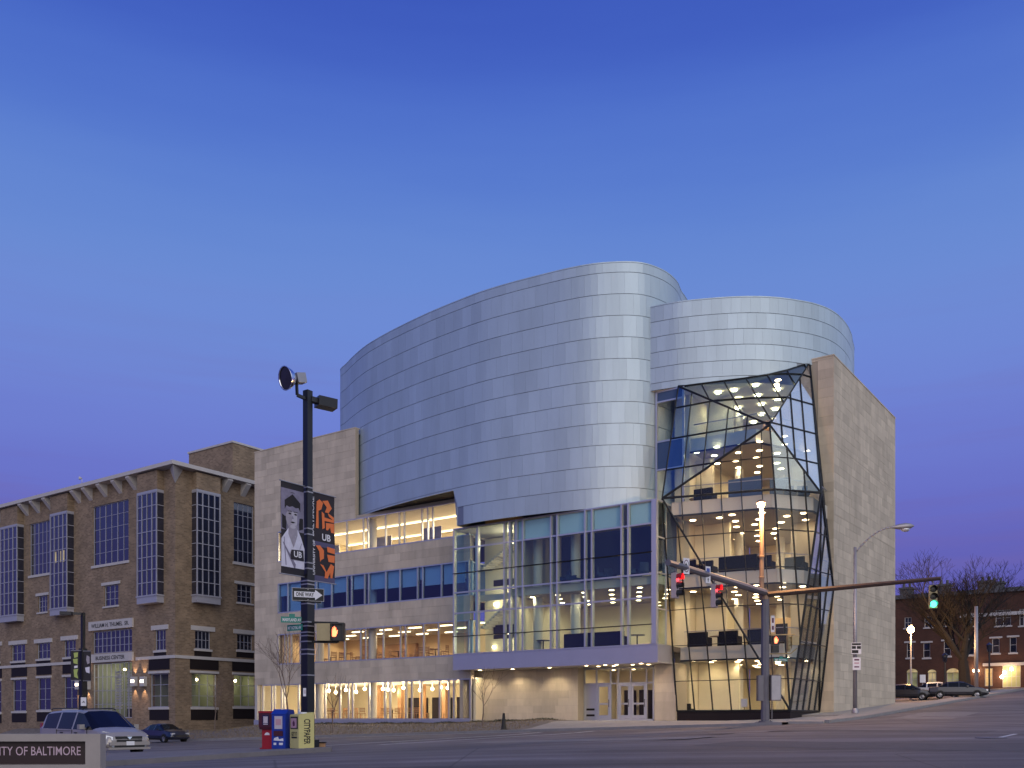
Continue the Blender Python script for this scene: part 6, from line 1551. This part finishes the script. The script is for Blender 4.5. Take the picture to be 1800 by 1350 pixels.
for s in (1, -1):
    b = MB(); b.path([(-2.1, s*.66, 1.77), (-1.95, s*.67, 1.82), (.2, s*.67, 1.82), (.4, s*.66, 1.76)], .022); vp('roof_rail', b, 'plastic', vr)
    b = MB(); b.add([(2.02, s*.90, .86), (2.36, s*.80, .80), (2.50, s*.62, .66), (2.46, s*.50, .76), (2.30, s*.62, .90), (2.12, s*.80, .95), (2.40, s*.88, .66), (2.10, s*.96, .78)], [(0, 1, 4, 5), (1, 2, 3, 4), (0, 7, 6, 1), (1, 6, 2)])
    b.add([(2.06, s*.955, .72), (2.42, s*.86, .62), (2.56, s*.66, .62), (2.52, s*.64, .74), (2.40, s*.84, .80), (2.08, s*.94, .86)], [(0, 1, 4, 5), (1, 2, 3, 4)]); vp('headlight', b, 'lens', vr)
    b = MB(); b.box(.98, 1.16, min(s*1.0, s*1.2), max(s*1.0, s*1.2), 1.02, 1.20); b.box(1.02, 1.10, min(s*.92, s*1.0), max(s*.92, s*1.0), 1.0, 1.08); vp('wing_mirror', b, 'silverpaint', vr)
    for x0 in (-.75, .35): b = MB(); b.box(x0, x0+.2, s*.985-.02, s*.985+.02, .86, .90); vp('handle', b, 'plastic', vr)
    b = MB(); b.box(-1.0, .05, s*.988-.006, s*.988+.006, .945, .96) if s else None; vp('door_track', b, 'plastic', vr)
    b = MB(); b.box(-2.55, -2.42, s*.82-.08, s*.82+.08, .85, 1.25); vp('tail_light', b, 'taillens', vr)
    b = MB(); b.lathe((2.545, s*.62, .42), (1, 0, 0), [(0, .09), (.03, .08), (.035, .0)], 10); vp('fog_light', b, 'lens', vr)
for s in (1, -1):
    for x0 in (-1.05, .15, 1.28):
        b = MB(); b.box(x0-.008, x0+.008, min(s*.975, s*.997), max(s*.975, s*.997), .34, 1.0); vp('door_gap', b, 'plastic', vr)
    b = MB(); b.box(-1.2, 1.2, min(s*.96, s*1.0), max(s*.96, s*1.0), .22, .33); vp('side_skirt', b, 'plastic', vr)
b = MB(); b.box(2.40, 2.555, -.53, .53, .655, .755); b.box(2.50, 2.585, -.50, .50, .555, .635); vp('grille', b, 'plastic', vr)
b = MB(); b.add([(2.59, -.10, .74), (2.59, .10, .74), (2.60, 0, .63)], [(0, 1, 2)]); vp('grille_bar', b, 'chrome', vr)
b = MB(); b.box(2.45, 2.63, -.80, .80, .42, .54); b.box(2.40, 2.60, -.84, .84, .26, .34); vp('bumper', b, 'silverpaint', vr)
b = MB(); b.box(2.40, 2.60, -.6, .6, .34, .42); vp('air_intake', b, 'plastic', vr)
b = MB(); b.box(2.632, 2.645, -.16, .16, .42, .57); vp('number_plate', b, 'plate', vr)
b = MB(); b.bar((1.58, -.55, 1.08), (1.30, .05, 1.27), .02, .02); b.bar((1.58, .15, 1.08), (1.30, .65, 1.25), .02, .02); vp('wiper', b, 'plastic', vr)
sed = [(-2.25, .42, .90, .94, .74, .74, .66), (-2.18, .28, .94, .98, .84, .82, .72), (-1.55, .24, .96, 1.02, .88, .86, .72), (-.85, .22, .95, 1.38, .89, .87, .62), (-.75, .22, .95, 1.40, .89, .87, .61), (.0, .22, .94, 1.43, .89, .87, .60), (.08, .22, .94, 1.43, .89, .87, .60),
       (.45, .22, .93, 1.38, .89, .86, .61), (1.25, .22, .91, .97, .88, .84, .72), (1.85, .24, .80, .85, .86, .78, .66), (2.18, .28, .66, .70, .78, .70, .6), (2.26, .38, .56, .6, .68, .64, .56)]
def sedan(name, label, x, y, rz, paint, lit=False, grp=None):
    z = groundXY(x, y); r = vehicle(name, label, 'car', (x, y, z), rz, sed, M[paint], (-1.4, 1.4), .31, side_bays=(2, 4, 6, 7), ws=7, rw=2, grp=grp)
    for s in (1, -1):
        b = MB(); b.box(2.08, 2.22, min(s*.45, s*.74), max(s*.45, s*.74), .60, .74); vp('headlight', b, 'lens', r)
        b = MB(); b.box(-2.265, -2.14, min(s*.42, s*.76), max(s*.42, s*.76), .72, .90); vp('tail_light', b, 'tail' if lit else 'taillens', r)
        if lit: lamp('tail_glow', 'POINT', (-2.9, s*.6, .55), 30, (1, .03, .03), r, .1)
        b = MB(); b.box(.62, .78, min(s*.9, s*1.06), max(s*.9, s*1.06), .94, 1.06); vp('wing_mirror', b, paint, r)
    b = MB(); b.box(2.2, 2.28, -.4, .4, .46, .56); vp('grille', b, 'plastic', r)
    b = MB(); b.box(-2.275, -2.26, -.2, .2, .58, .70); vp('number_plate', b, 'plate', r)
    b = MB(); b.box(-2.30, -2.16, -.76, .76, .36, .52); vp('rear_bumper', b, paint, r); b = MB(); b.box(2.16, 2.30, -.7, .7, .34, .46); vp('bumper', b, paint, r)
    return r
x, y, _ = at(288, 1275, 72); sedan('parked_car', 'dark blue car half hidden behind the minivan by the brick building', x, y, TH-.05, 'bluepaint')
for px, Y, rz, pt_, lb in ((1592, 82, -.5, 'darkpaint', 'black parked car against the edge of the stone slab'), (1648, 84, -.5, 'whitepaint', 'pale parked car in front of the arched windows'), (1684, 80, -.4, 'darkpaint', 'dark parked car beside the bare tree trunk')):
    x, y, _ = at(px, 1215, Y); sedan('parked_car', lb, x, y, rz, pt_, grp='cars parked up the side street')
